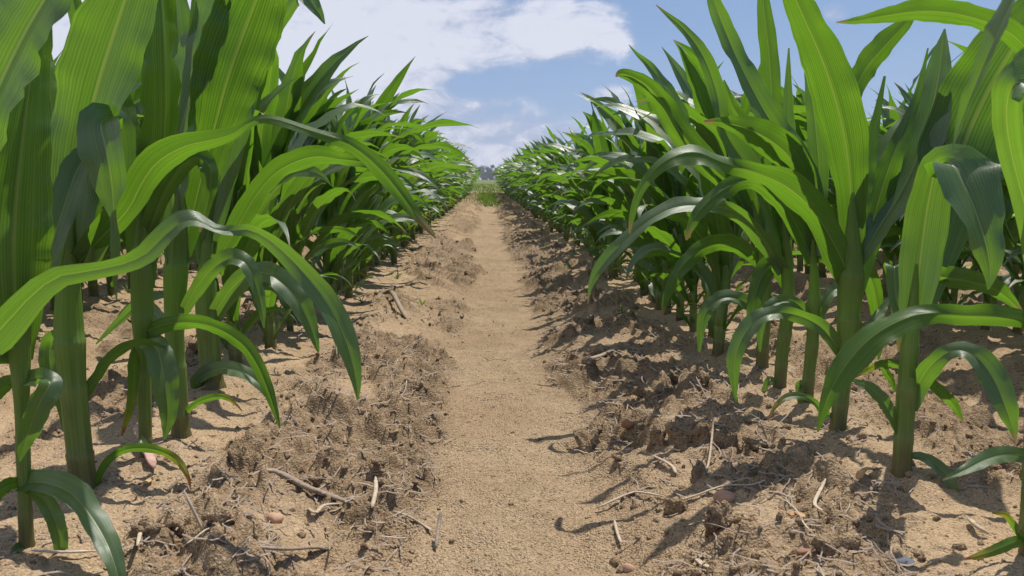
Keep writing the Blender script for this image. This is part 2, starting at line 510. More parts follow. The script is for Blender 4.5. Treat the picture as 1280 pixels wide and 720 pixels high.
def stalk_mesh(name, path, nodes, seg=10):
    """path: [(x,y,z,r)...]; overlapping sheaths step in at every collar"""
    P = catmull(path, 40)
    d = np.r_[0, np.cumsum(np.linalg.norm(np.diff(P[:, :3], axis=0), axis=1))]
    L = d[-1]
    cuts = []
    for q in nodes:
        cuts += [(q - .018, 1.0), (q - .004, 1.03), (q, 1.055), (q + .002, .965), (q + .014, .97)]
    zs = sorted([(0, 1.30), (.016, 1.20), (.024, 1.04), (.04, 1.0), (L, 1.0)] + [c for c in cuts if .01 < c[0] < L])
    V = []; UV = []; col_ = []
    for q, k in zs:
        p = np.array([np.interp(q, d, P[:, i]) for i in range(4)])
        for a in range(seg + 1):
            th = 2 * PI * a / seg
            r = p[3] * k
            V.append((p[0] + r * 1.06 * math.cos(th), p[1] + r * .95 * math.sin(th), p[2]))
            UV.append((a / seg, max(0, q)))
            col_.append(1.0 if k > 1.025 and q > .02 else 0.0)
    me = mesh_from(name, V, grid_faces(len(zs), seg + 1), 'stalk', UV)
    at_ = me.attributes.new('collar', 'FLOAT', 'POINT')
    at_.data.foreach_set('value', np.array(col_, dtype=np.float32))
    return me


# measured paths of the nearest plants, 0.1 mm: stalk (x, y, z, radius); leaf (x, y, z, side vector * 100, width)
HERO = {
'L0':([[-3750,6251,-120,55],[-3719,6251,610,51],[-3684,6251,1271,54],[-3666,6251,1723,82],[-3648,6251,2166,106],[-3611,6251,2539,92]],[
('g',[[-3691,6251,1562,76,64,-6,256],[-3642,6188,1913,78,63,-6,419],[-3600,6146,2242,79,61,-7,534],[-3573,6139,2539,81,57,-10,568],[-3543,6166,2867,81,57,-14,535],[-3509,6226,3242,77,62,-16,432],[-3472,6284,3588,73,66,-16,347],[-3429,6339,3918,70,70,-17,270],[-3362,6395,4304,71,68,-17,165],[-3284,6451,4714,75,63,-18,49]]),
('g',[[-3822,5851,2799,-96,-2,29,264],[-3585,5729,3159,-95,10,30,389],[-3373,5631,3477,-92,18,34,486],[-3197,5576,3746,-90,21,39,508],[-3030,5522,3969,-86,25,44,501],[-2868,5465,4152,-84,26,49,445],[-2685,5408,4357,-80,-24,55,207],[-2496,5351,4568,-41,-86,31,46]]),
('g',[[-3734,6251,584,-36,72,59,173],[-3612,6196,614,-30,79,54,207],[-3483,6141,626,-15,87,46,235],[-3336,6087,607,5,92,39,246],[-3199,6034,543,28,92,27,239],[-3081,5985,422,44,88,21,217],[-2965,5901,317,55,81,18,194],[-2852,5782,232,66,74,13,171],[-2775,5705,117,74,67,8,136],[-2727,5657,-17,79,61,3,91],[-2702,5624,-128,81,58,-3,51],[-2688,5601,-231,82,57,-6,12]]),
('g',[[-3700,6251,530,19,77,60,68],[-3604,6193,521,32,77,55,99],[-3512,6135,489,53,76,38,123],[-3424,6072,419,67,71,23,139],[-3373,6043,308,74,66,9,135],[-3360,6050,160,78,62,-6,111],[-3376,6051,29,80,55,-23,68],[-3409,6051,-95,80,51,-30,13]]),
('o',[[-3746,6251,584,9,2,100,96],[-3766,6201,599,3,-7,100,112],[-3787,6151,604,-17,-26,95,126],[-3812,6101,587,-35,-43,83,133],[-3844,6051,547,-46,-53,71,124],[-3885,6001,469,-52,-56,65,80],[-3931,5951,377,-57,-53,63,26]]),
('g',[[-3639,6251,1439,-28,61,74,146],[-3481,6193,1459,-10,71,70,171],[-3390,6135,1435,53,84,-13,191],[-3419,6072,1334,53,69,-49,205],[-3470,6043,1211,58,67,-47,194],[-3533,6050,1073,62,66,-43,158],[-3582,6051,951,69,61,-39,92],[-3624,6051,836,76,54,-36,13]]),
('g',[[-3691,6251,1414,11,11,99,115],[-3774,6307,1401,2,-6,100,128],[-3852,6351,1376,-31,-38,87,137],[-3908,6351,1324,-49,-57,66,130],[-3964,6351,1245,-58,-64,50,109],[-4040,6394,1123,-67,-63,40,68],[-4123,6451,982,-74,-57,36,20]]),
('o',[[-3763,6251,69,45,-14,-88,65],[-3762,6201,77,64,-10,-76,76],[-3756,6151,76,91,16,-38,84],[-3738,6094,51,95,29,-9,88],[-3717,6051,4,92,38,8,83],[-3705,6044,-77,87,48,15,63],[-3694,6051,-171,82,56,13,38]]),
('g',[[-3678,6251,1723,-1,-31,95,208],[-3794,6147,1699,5,-30,95,220],[-3843,6043,1707,52,-6,86,235],[-3745,5939,1772,-33,-66,67,271],[-3561,5835,1901,-33,-67,67,281],[-3285,5718,2137,-36,-63,69,231],[-3034,5642,2313,-22,-50,84,186],[-2858,5642,2352,5,-42,90,161],[-2693,5651,2380,3,-42,91,146],[-2527,5651,2420,-18,-35,92,148],[-2385,5651,2488,-54,-22,81,148],[-2272,5651,2597,-74,10,67,156],[-2177,5650,2675,-66,41,63,176],[-2097,5647,2715,-39,65,65,187],[-2014,5660,2708,-7,82,56,173],[-1926,5688,2654,-6,83,55,127],[-1821,5717,2638,-12,47,87,84],[-1702,5744,2647,28,-22,94,101],[-1573,5754,2585,60,-39,70,145],[-1436,5751,2466,72,-26,65,163],[-1301,5751,2316,78,9,62,166],[-1173,5751,2141,72,52,46,187],[-1086,5751,1982,75,58,32,196],[-1028,5751,1830,85,48,24,179],[-988,5751,1681,90,42,16,139],[-965,5751,1547,93,36,9,87],[-957,5751,1458,94,34,1,48],[-956,5751,1387,94,33,-3,12]]),
]),
'L1':([[-3892,7491,-120,116],[-3912,7491,450,115],[-3925,7491,1001,114],[-3924,7491,1619,128],[-3885,7491,2148,134],[-3803,7491,2668,111]],[
('g',[[-3876,7491,2073,-80,-59,12,303],[-3840,7491,2394,-94,-32,10,383],[-3793,7491,2725,-99,-8,13,488],[-3726,7498,3090,-98,1,17,581],[-3636,7479,3425,-97,4,23,646],[-3519,7421,3707,-96,2,29,675],[-3391,7364,3983,-94,-4,34,674],[-3254,7309,4256,-92,-13,37,646],[-3125,7255,4506,-86,-37,35,552],[-2997,7200,4745,-71,-63,29,447],[-2853,7146,5006,-74,-60,31,257],[-2704,7091,5273,-82,-43,37,40]]),
('g',[[-3777,7491,2223,96,-25,-10,252],[-3652,7505,2799,96,-26,-12,236],[-3575,7478,3183,97,-24,-1,231],[-3589,7365,3206,69,-32,-65,251],[-3629,7245,3066,92,-14,-36,264],[-3686,7129,2793,96,-3,-30,268],[-3748,7047,2533,96,5,-28,242],[-3815,6997,2286,96,10,-25,190],[-3876,6984,2079,96,15,-22,113],[-3937,6991,1890,96,20,-21,22]]),
('g',[[-3792,7491,2223,39,70,-60,223],[-3643,7439,2364,35,73,-58,258],[-3494,7387,2500,31,74,-60,287],[-3341,7335,2620,35,73,-59,296],[-3193,7282,2761,48,73,-49,300],[-3061,7230,2956,58,66,-47,313],[-2917,7178,3121,51,59,-62,312],[-2753,7126,3226,27,61,-74,285],[-2558,7073,3300,8,60,-79,237],[-2319,7018,3343,6,58,-81,166],[-2144,6977,3393,31,46,-83,109],[-2048,6953,3456,54,6,-84,88],[-1951,6927,3497,41,-34,-85,87],[-1850,6899,3514,17,-65,-74,98],[-1707,6887,3488,2,-75,-66,112],[-1527,6890,3426,-7,-69,-72,116],[-1351,6891,3370,-21,-41,-89,110],[-1177,6891,3308,-48,5,-88,124],[-1013,6891,3193,-66,22,-72,154],[-861,6891,3042,-74,19,-64,171],[-728,6891,2878,-80,-5,-60,143],[-613,6891,2715,-75,-34,-57,103],[-519,6891,2598,-73,-35,-59,60],[-435,6891,2497,-74,-27,-61,14]]),
('g',[[-3689,7491,2222,-51,-77,39,172],[-3498,7498,2629,-44,-84,32,201],[-3352,7488,2996,-41,-89,17,234],[-3303,7444,3299,-44,-90,-3,259],[-3302,7372,3487,-37,-86,-36,290],[-3347,7266,3530,32,-61,-73,347],[-3344,7153,3467,90,-42,-11,411],[-3265,7035,3295,92,-38,6,461],[-3217,6977,3133,94,-33,6,448],[-3209,6987,2989,96,-27,4,379],[-3206,6991,2860,95,-31,2,279],[-3209,6991,2744,92,-39,2,126],[-3210,6991,2617,100,-5,1,65],[-3211,6991,2480,86,51,-4,89],[-3221,6991,2316,82,56,-7,76],[-3233,6991,2149,91,42,-4,44],[-3234,6991,2041,91,41,1,27],[-3231,6991,1957,91,42,3,14]]),
('o',[[-3801,7491,-17,70,61,-37,49],[-3729,7436,149,65,61,-44,65],[-3640,7382,299,55,54,-63,77],[-3512,7320,425,33,41,-85,83],[-3373,7285,499,1,27,-96,89],[-3223,7288,510,-24,22,-95,99],[-3089,7294,486,-43,16,-89,100],[-2971,7297,428,-61,7,-79,92],[-2872,7258,363,-78,-5,-63,73],[-2797,7197,291,-89,-18,-43,50],[-2770,7184,216,-94,-28,-21,29],[-2766,7191,139,-92,-38,-7,7]]),
('g',[[-3841,7491,923,48,66,-57,123],[-3796,7547,1019,43,70,-57,128],[-3745,7602,1121,41,71,-57,132],[-3685,7658,1235,41,64,-65,130],[-3596,7711,1331,30,53,-79,120],[-3471,7762,1404,9,42,-90,101],[-3375,7854,1406,-22,23,-95,72],[-3306,7973,1350,-40,5,-92,39],[-3266,8042,1309,-49,-15,-86,20],[-3243,8091,1270,-52,-37,-77,8]]),
('g',[[-3980,7491,1466,-32,-69,-65,208],[-4110,7619,1482,-5,-48,-88,195],[-4206,7702,1444,89,21,-40,188],[-4237,7697,1306,95,32,-4,193],[-4225,7691,1156,92,34,19,177],[-4175,7691,996,92,34,19,139],[-4157,7691,786,92,39,7,82],[-4151,7691,546,88,48,2,16]]),
('g',[[-3834,7491,2446,93,30,21,150],[-3995,7671,2726,95,28,17,252],[-4112,7811,3018,94,33,5,314],[-4133,7865,3318,86,51,-2,296],[-4153,7913,3599,75,66,2,269],[-4187,7969,3857,64,76,7,233],[-4234,8028,4064,57,81,14,210],[-4286,8084,4228,53,83,17,189],[-4314,8098,4396,58,79,17,114],[-4331,8091,4560,67,72,16,25]]),
]),
'L2':([[-3618,8222,-120,64],[-3592,8222,542,67],[-3571,8222,1142,71],[-3543,8222,1731,107],[-3519,8222,2390,122],[-3452,8222,2956,89]],[
('g',[[-3533,8222,1897,97,23,-2,250],[-3516,8222,2258,97,23,-2,320],[-3509,8221,2600,97,23,1,366],[-3516,8214,2910,97,23,6,358],[-3553,8232,3195,97,22,13,338],[-3632,8288,3459,97,16,17,315],[-3703,8345,3689,98,12,14,291],[-3758,8399,3880,97,5,23,268],[-3869,8456,4073,92,-2,40,249],[-4023,8512,4271,93,0,36,233],[-4116,8529,4497,98,7,20,210],[-4165,8522,4732,98,16,9,176],[-4180,8522,4929,96,30,0,102],[-4176,8522,5112,90,44,-2,16]]),
('g',[[-3614,8222,1379,69,-37,-62,153],[-3509,8167,1447,62,-53,-58,194],[-3375,8113,1507,45,-51,-73,191],[-3178,8058,1556,2,12,-99,158],[-2970,8002,1571,-30,50,-82,201],[-2761,7942,1546,-44,38,-82,186],[-2579,7914,1469,-60,21,-77,170],[-2426,7920,1339,-77,4,-64,159],[-2308,7922,1146,-89,-7,-45,144],[-2221,7922,907,-93,-15,-34,121],[-2159,7922,696,-94,-23,-27,74],[-2111,7922,492,-92,-32,-22,16]]),
('g',[[-3566,8222,1362,24,63,74,176],[-3429,8100,1346,47,65,60,235],[-3320,8001,1270,74,63,23,275],[-3260,7940,1080,81,59,7,288],[-3229,7914,878,82,58,0,258],[-3227,7921,674,80,58,-11,187],[-3248,7922,515,82,52,-24,105],[-3284,7922,378,84,45,-29,17]]),
('o',[[-3586,8222,1312,-66,-57,50,124],[-3603,8157,1241,-73,-56,39,122],[-3622,8116,1127,-79,-58,20,117],[-3642,8119,924,-82,-55,15,107],[-3671,8122,748,-83,-51,23,95],[-3709,8122,607,-81,-49,32,81],[-3753,8122,479,-84,-41,35,52],[-3799,8122,359,-89,-30,34,17]]),
('g',[[-3502,8222,2145,77,58,-26,203],[-3457,8346,2495,55,81,-22,264],[-3402,8431,2869,35,93,-14,380],[-3330,8436,3279,27,96,-6,540],[-3268,8404,3687,24,97,2,642],[-3222,8339,4083,25,97,8,643],[-3204,8314,4417,25,96,12,620],[-3209,8321,4707,29,94,16,522],[-3216,8322,5002,62,77,14,234],[-3226,8322,5295,93,35,3,47]]),
('g',[[-3470,8222,2390,68,63,-36,173],[-3332,8166,2674,60,71,-36,212],[-3186,8110,2922,51,75,-43,245],[-3018,8048,3119,38,75,-54,266],[-2875,8015,3210,11,45,-89,232],[-2763,8020,3183,-53,-37,-76,202],[-2716,8022,3083,-73,-68,-12,194],[-2727,8022,2916,-76,-63,15,161],[-2776,8022,2712,-79,-56,25,99],[-2848,8022,2484,-84,-46,29,24]]),
('o',[[-3625,8222,141,80,59,9,69],[-3619,8172,257,81,58,8,78],[-3604,8122,331,29,58,76,85],[-3556,8065,285,77,61,21,85],[-3505,8022,193,77,60,19,75],[-3476,8015,102,78,60,18,49],[-3451,8022,3,78,60,18,17]]),
]),
'L3':([[-3598,9174,-120,99],[-3608,9174,638,103],[-3607,9174,1302,102],[-3552,9174,1952,128],[-3480,9174,2591,136],[-3415,9174,3129,99]],[
('g',[[-3529,9174,2044,-86,-52,-1,279],[-3543,9174,2449,-99,-13,-2,322],[-3538,9174,2832,-98,20,4,413],[-3497,9174,3173,-93,35,13,504],[-3425,9174,3508,-87,44,20,584],[-3319,9174,3845,-82,51,26,644],[-3203,9174,4165,-79,53,30,676],[-3081,9174,4468,-78,53,33,670],[-2958,9174,4768,-76,54,36,661],[-2834,9174,5068,-76,52,39,565],[-2703,9174,5384,-89,17,43,246],[-2570,9174,5704,-87,-35,36,35]]),
('g',[[-3470,9174,2136,83,48,-28,241],[-3337,9181,2595,85,46,-27,328],[-3207,9169,3015,85,45,-27,416],[-3083,9115,3359,85,45,-27,508],[-2967,9055,3665,86,44,-27,609],[-2861,8994,3938,87,41,-29,726],[-2754,8970,4210,86,40,-33,794],[-2644,8979,4487,85,40,-35,808],[-2517,8941,4750,84,40,-36,755],[-2382,8880,5007,85,40,-35,628],[-2257,8868,5304,87,37,-34,370],[-2137,8874,5619,88,31,-35,50]]),
('g',[[-3463,9174,2591,-93,-35,12,163],[-3433,9238,3002,-95,-29,12,164],[-3395,9280,3413,-96,-26,12,163],[-3340,9277,3825,-96,-25,13,158],[-3293,9274,4200,-95,-28,12,149],[-3255,9274,4542,-94,-34,10,133],[-3224,9274,4885,-93,-35,8,84],[-3197,9274,5225,-94,-34,7,18]]),
('g',[[-3630,9174,1208,-59,-69,-42,138],[-3776,9296,1327,-53,-73,-43,157],[-3914,9394,1434,-47,-74,-48,166],[-4034,9449,1527,-18,-61,-77,152],[-4182,9506,1505,56,-21,-80,131],[-4359,9565,1366,72,-1,-69,106],[-4534,9581,1210,72,10,-69,66],[-4707,9574,1037,69,19,-70,19]]),
('g',[[-3505,9174,1488,-61,-60,52,142],[-3356,9119,1712,-50,-69,52,191],[-3198,9063,1906,-52,-56,64,205],[-3021,9008,2055,-62,16,76,204],[-2855,8950,2125,-30,63,71,251],[-2708,8890,2108,30,73,61,220],[-2606,8867,1978,66,69,30,186],[-2545,8874,1756,81,56,16,148],[-2512,8874,1553,90,42,9,88],[-2497,8874,1351,96,28,7,18]]),
('o',[[-3555,9174,252,70,26,-67,57],[-3462,9117,355,57,30,-77,70],[-3345,9059,445,31,26,-91,81],[-3177,8996,516,6,28,-96,87],[-3048,8967,538,-21,19,-96,77],[-2962,8973,508,-52,0,-85,55],[-2884,8974,446,-69,-19,-70,32],[-2812,8974,363,-69,-39,-60,9]]),
]),
'L4':([[-3854,11051,-120,152],[-3878,11051,610,146],[-3888,11051,1290,144],[-3853,11051,1958,143],[-3771,11051,2724,131]],[
('g',[[-3799,11051,2178,-86,-46,22,290],[-3705,11051,2583,-86,-46,22,350],[-3605,11051,3004,-86,-46,22,405],[-3485,11051,3479,-87,-44,24,458],[-3365,11052,3905,-86,-43,26,479],[-3255,11059,4241,-83,-45,32,454],[-3106,11035,4572,-80,-47,37,420],[-2915,10977,4906,-75,-50,44,381],[-2707,10921,5184,-74,-34,58,346],[-2489,10867,5391,-54,-1,84,338],[-2328,10808,5372,40,30,87,284],[-2210,10756,5213,70,38,61,188],[-2134,10745,5102,77,33,55,103],[-2080,10751,4996,84,25,49,21]]),
('g',[[-3859,11051,1847,-94,-33,-6,265],[-3912,11107,2395,-75,-66,-3,399],[-3960,11163,2941,-55,-83,-3,563],[-3997,11225,3492,-51,-86,-6,624],[-4045,11258,4007,-49,-86,-13,637],[-4109,11253,4474,-46,-88,-15,619],[-4139,11251,4950,-67,-74,-11,438],[-4143,11251,5413,-92,-39,-2,280],[-4150,11251,5741,-95,-30,-1,161],[-4158,11251,6003,-94,-34,-3,32]]),
('g',[[-3970,11051,105,-38,0,-93,120],[-4050,10996,151,-64,4,-77,153],[-4047,10940,220,-85,35,40,186],[-3878,10885,349,-57,56,61,217],[-3674,10829,422,-27,69,68,233],[-3455,10774,419,1,74,68,234],[-3268,10714,369,29,71,64,214],[-3111,10658,273,57,61,55,179],[-2992,10645,120,74,49,46,109],[-2891,10651,-67,82,35,45,22]]),
('g',[[-3833,11051,1064,-67,-51,54,237],[-3650,10996,1337,-58,-58,58,293],[-3450,10940,1564,-51,-45,73,309],[-3209,10885,1722,-39,18,90,287],[-2970,10827,1740,14,61,78,329],[-2739,10767,1599,51,60,61,348],[-2567,10744,1403,69,57,45,327],[-2449,10751,1158,79,52,31,265],[-2365,10751,914,88,40,24,158],[-2303,10751,665,94,25,24,33]]),
('g',[[-3799,11051,1736,67,53,-52,188],[-3580,10997,2069,61,62,-50,252],[-3350,10942,2407,56,68,-47,309],[-3098,10888,2785,53,67,-52,339],[-2819,10833,3074,41,63,-66,346],[-2505,10779,3241,21,57,-79,333],[-2212,10724,3303,-7,56,-83,298],[-1944,10670,3266,-20,60,-77,236],[-1723,10611,3245,-15,28,-95,145],[-1544,10557,3220,-24,-32,-92,106],[-1398,10545,3145,-48,-33,-81,59],[-1271,10551,3047,-61,-7,-79,10]]),
('g',[[-3804,11051,2068,94,31,-15,220],[-3736,11107,2621,94,31,-15,261],[-3664,11163,3150,93,31,-19,288],[-3569,11225,3633,94,32,-14,291],[-3548,11258,4112,96,26,4,279],[-3622,11253,4594,98,13,12,255],[-3684,11251,4999,98,15,13,216],[-3737,11251,5332,95,27,15,162],[-3777,11251,5588,94,30,15,96],[-3810,11251,5802,95,28,15,21]]),
]),
'R0':([[4417,5960,-120,91],[4373,5960,622,89],[4333,5960,1280,88],[4294,5960,1920,106],[4237,5960,2542,110],[4168,5960,3027,91]],[
('g',[[4268,5960,1920,29,38,88,172],[4033,5847,1956,-1,-2,100,161],[3816,5750,1985,-24,-32,92,183],[3632,5688,1999,-32,-42,85,201],[3462,5655,2011,-19,-30,93,175],[3300,5657,2029,11,31,94,152],[3148,5660,2016,11,71,69,193],[3006,5660,1966,-8,77,64,221],[2883,5660,1897,-23,78,58,240],[2779,5660,1811,-38,79,49,249],[2682,5660,1698,-49,77,41,234],[2595,5660,1564,-58,75,33,199],[2538,5660,1444,-66,71,24,149],[2503,5660,1334,-73,67,16,92],[2478,5660,1233,-77,62,12,50],[2460,5660,1136,-80,58,11,12]]),
('g',[[4343,5960,809,-35,-48,-80,108],[4188,5903,850,-33,-55,-76,128],[4042,5846,878,-20,-66,-73,139],[3913,5789,884,2,-73,-68,137],[3774,5729,869,17,-75,-64,118],[3627,5669,834,23,-73,-64,84],[3521,5653,794,24,-69,-68,49],[3436,5660,751,26,-65,-71,12]]),
('o',[[4404,5960,137,-28,39,88,66],[4292,5910,144,-34,32,88,82],[4178,5860,147,-44,28,86,95],[4052,5810,134,-48,26,84,94],[3922,5760,119,-44,28,86,80],[3790,5710,115,-32,39,86,47],[3658,5660,114,-22,55,81,12]]),
('o',[[4402,5960,14,66,-41,62,46],[4310,5910,114,66,-41,63,53],[4217,5860,213,67,-41,62,58],[4121,5810,321,64,-40,66,57],[4024,5760,413,50,-20,84,50],[3931,5710,457,17,19,97,33],[3840,5660,485,10,35,93,12]]),
('g',[[4229,5960,2357,-89,40,-21,187],[3856,5520,2617,-89,40,-22,165],[3512,5114,2841,-89,39,-26,149],[3212,4776,3037,-90,34,-27,143],[2972,4495,3191,-93,29,-23,144],[2796,4271,3303,-98,16,-15,152],[2680,4104,3388,-92,40,2,146],[2621,3994,3455,-35,86,38,182],[2630,3946,3479,40,66,63,310],[2705,3957,3463,77,43,47,369],[2765,3960,3385,90,32,29,362],[2814,3960,3252,96,19,20,308],[2851,3960,3092,99,9,12,247],[2877,3960,2917,100,0,8,177],[2896,3960,2779,100,-6,6,98],[2911,3960,2654,99,-10,5,14]]),
('g',[[4157,5960,3147,-97,26,4,129],[3912,5547,3846,-99,12,-1,133],[3631,5099,4321,-100,-1,-7,136],[3275,4548,4513,-99,-8,-13,130],[2907,4047,4458,-44,-31,-84,126],[2550,3638,4189,2,-90,-44,135],[2317,3400,3971,-6,-92,-40,141],[2226,3364,3827,-6,-93,-37,136],[2162,3350,3703,-6,-94,-33,129],[2119,3352,3596,-5,-96,-29,123],[2103,3386,3504,-4,-97,-26,117],[2108,3446,3420,-4,-97,-23,108],[2114,3505,3335,-1,-98,-21,85],[2119,3557,3252,4,-98,-18,55],[2108,3567,3184,10,-98,-15,28],[2091,3560,3123,16,-98,-14,6]]),
('g',[[4182,5960,3147,57,-82,10,154],[4211,6081,3534,53,-84,10,176],[4204,6167,3854,47,-87,18,191],[4130,6177,4010,32,-85,40,187],[3988,6150,4108,11,-80,59,184],[3766,6094,4175,-4,-76,64,187],[3543,6035,4213,-14,-73,66,194],[3329,5977,4224,-23,-69,69,205],[3135,5953,4217,-32,-62,72,182],[2961,5959,4194,-35,-56,75,134],[2828,5960,4173,-34,-52,78,96],[2726,5960,4154,-31,-50,81,63],[2640,5960,4145,-23,-49,84,33],[2565,5960,4140,-19,-46,87,6]]),
('o',[[4334,5960,623,34,-72,-61,52],[4240,5848,660,56,-76,-32,66],[4167,5760,664,69,-73,-2,75],[4156,5748,568,69,-72,4,70],[4161,5760,444,68,-73,-2,57],[4145,5760,356,71,-70,-13,36],[4125,5760,274,76,-63,-18,12]]),
]),
'R1':([[4143,7521,-120,84],[4139,7521,515,87],[4138,7521,1004,87],[4142,7521,1644,109],[4152,7521,2193,116]],[
('g',[[4156,7521,1683,-87,49,4,281],[4166,7521,1891,-89,45,5,342],[4177,7521,2096,-91,41,5,392],[4188,7525,2300,-93,36,6,415],[4197,7518,2504,-94,33,7,422],[4201,7496,2713,-94,33,9,415],[4203,7460,2898,-96,25,12,398],[4203,7416,3057,-98,-5,21,391],[4200,7327,3147,-75,8,65,321],[4190,7184,3162,46,40,79,380],[4196,7073,3111,79,53,31,686],[4220,6998,2997,88,38,28,675],[4253,6934,2869,92,28,28,622],[4294,6884,2727,95,20,26,524],[4335,6847,2580,97,11,23,428],[4376,6824,2433,98,1,20,328],[4407,6818,2310,97,-18,15,223],[4428,6821,2205,93,-37,6,136],[4428,6821,2117,91,-42,-5,72],[4420,6821,2039,91,-40,-11,14]]),
('g',[[4163,7521,760,-87,37,31,193],[4196,7501,898,-89,28,35,207],[4225,7464,1033,-89,20,41,217],[4237,7383,1165,-86,4,51,224],[4270,7305,1277,-74,13,66,195],[4346,7253,1370,-29,61,74,161],[4424,7201,1414,25,66,71,184],[4500,7148,1402,59,35,72,203],[4570,7095,1346,80,10,58,230],[4633,7041,1247,89,-3,45,263],[4681,6984,1131,92,-13,36,259],[4718,6930,999,93,-21,31,223],[4767,6914,872,92,-27,29,165],[4818,6921,753,91,-33,24,96],[4843,6921,673,91,-37,18,52],[4857,6921,610,92,-38,14,15]]),
('g',[[4226,7621,977,30,-2,-95,85],[4399,7743,962,19,3,-98,96],[4553,7841,926,-18,26,-95,108],[4665,7896,852,-41,43,-80,121],[4781,7953,765,-45,47,-76,124],[4903,8012,667,-51,54,-67,115],[4985,8028,560,-62,56,-56,73],[5046,8021,448,-71,50,-50,17]]),
('g',[[4130,7521,416,-97,-13,-20,92],[4058,7521,573,-96,-19,-20,121],[3981,7521,721,-93,-26,-26,145],[3890,7521,848,-87,-30,-39,153],[3790,7521,950,-74,-36,-57,136],[3677,7521,1011,-56,-40,-72,81],[3560,7521,1057,-48,-37,-80,17]]),
('o',[[4129,7521,1149,22,-29,93,84],[4065,7571,1177,5,-42,91,94],[4001,7621,1191,-24,-41,88,104],[3942,7678,1164,-47,-27,84,95],[3877,7721,1119,-55,-9,83,74],[3792,7728,1072,-55,15,82,44],[3702,7721,1022,-47,42,78,16]]),
('g',[[4126,7521,1182,-10,-11,99,67],[4082,7684,1151,-20,-18,96,71],[4058,7821,1111,-73,-3,68,75],[4114,7890,1035,-94,-11,-32,83],[4186,7921,950,-93,0,-37,79],[4217,7928,880,-94,21,-28,51],[4238,7921,814,-87,38,-31,17]]),
('o',[[4141,7521,250,1,60,80,41],[4218,7464,285,20,62,76,79],[4300,7407,286,54,46,71,111],[4398,7350,226,75,22,63,128],[4461,7290,149,88,0,48,131],[4490,7230,58,92,-14,37,118],[4542,7214,-54,90,-25,37,75],[4604,7221,-180,84,-36,40,16]]),
('g',[[4328,7721,1689,83,-51,-22,240],[4599,8058,1943,84,-51,-20,320],[4844,8359,2239,85,-50,-14,431],[5022,8584,2607,88,-46,-12,618],[5186,8776,2954,89,-42,-15,788],[5354,8954,3239,88,-42,-22,904],[5493,9044,3528,87,-41,-27,971],[5595,9034,3818,86,-40,-32,986],[5692,9001,4077,84,-38,-38,959],[5783,8943,4308,83,-36,-42,888],[5866,8843,4550,80,-39,-45,745],[5954,8730,4796,77,-43,-47,548],[6102,8708,5058,77,-43,-47,308],[6276,8721,5328,77,-43,-47,43]]),
('g',[[4311,7721,2171,-69,11,-72,145],[4507,7907,2075,-37,43,-82,183],[4704,8046,2001,4,49,-87,240],[4895,8099,1975,13,41,-90,254],[5112,8150,1933,7,45,-89,252],[5356,8207,1866,-7,55,-83,232],[5578,8264,1740,-31,57,-76,139],[5792,8321,1581,-51,45,-73,26]]),
('g',[[4209,7621,1465,-88,20,-43,113],[4171,7743,1622,-90,25,-37,144],[4143,7841,1813,-95,24,-18,170],[4133,7896,2094,-100,2,-5,199],[4166,7953,2092,-100,-5,-8,198],[4241,8012,1796,-99,9,-6,154],[4281,8028,1511,-96,26,-6,93],[4305,8021,1215,-89,46,-8,25]]),
]),
'R2':([[4192,9104,-120,86],[4221,9104,493,91],[4246,9104,1075,104],[4255,9104,1743,140],[4250,9104,2305,158],[4218,9104,2859,138]],[
('g',[[4248,9104,2025,87,-50,5,281],[4231,9111,2436,85,-52,6,315],[4197,9100,2818,84,-54,9,363],[4129,9047,3144,83,-54,15,444],[4045,8989,3433,82,-53,20,506],[3949,8935,3689,81,-53,26,536],[3840,8881,3939,79,-53,30,528],[3716,8827,4188,77,-55,34,482],[3584,8773,4416,74,-56,37,428],[3445,8720,4628,72,-58,38,368],[3309,8666,4839,72,-58,37,305],[3178,8612,5044,75,-56,36,234],[3063,8558,5228,79,-49,37,134],[2957,8504,5401,83,-40,39,25]]),
('g',[[4347,9104,1629,95,-2,32,260],[4203,9052,1894,94,9,32,331],[4048,8999,2155,92,6,38,364],[3870,8946,2422,76,-38,53,331],[3681,8893,2650,47,-67,58,369],[3484,8834,2816,35,-67,66,411],[3290,8800,2942,24,-63,74,401],[3099,8808,3031,11,-66,74,332],[2899,8788,3100,19,-39,90,222],[2689,8726,3151,40,37,84,205],[2501,8700,3213,44,66,61,288],[2332,8709,3286,33,64,69,322],[2148,8677,3286,4,69,72,297],[1959,8615,3220,-22,72,66,223],[1809,8597,3102,-51,63,59,157],[1693,8604,2942,-75,45,48,113],[1619,8604,2779,-87,38,32,91],[1580,8604,2623,-91,36,20,73],[1561,8604,2512,-95,28,12,46],[1554,8604,2419,-98,18,7,17]]),
('g',[[4321,9104,1743,84,-52,-16,226],[4407,9160,2047,91,-37,-18,285],[4498,9216,2363,95,-27,-19,330],[4602,9278,2705,95,-24,-20,339],[4695,9309,3021,92,-33,-23,304],[4771,9299,3298,81,-52,-27,234],[4889,9334,3595,70,-64,-30,173],[5032,9397,3910,65,-72,-26,112],[5106,9411,4217,75,-64,-18,59],[5148,9404,4518,88,-46,-13,19]]),
('g',[[4277,9104,2491,93,-35,-11,186],[4332,9154,2740,93,-35,-11,225],[4388,9204,2995,93,-35,-12,243],[4450,9254,3264,93,-34,-13,197],[4516,9304,3550,93,-35,-12,131],[4586,9354,3868,92,-38,-12,79],[4657,9404,4199,90,-43,-13,28]]),
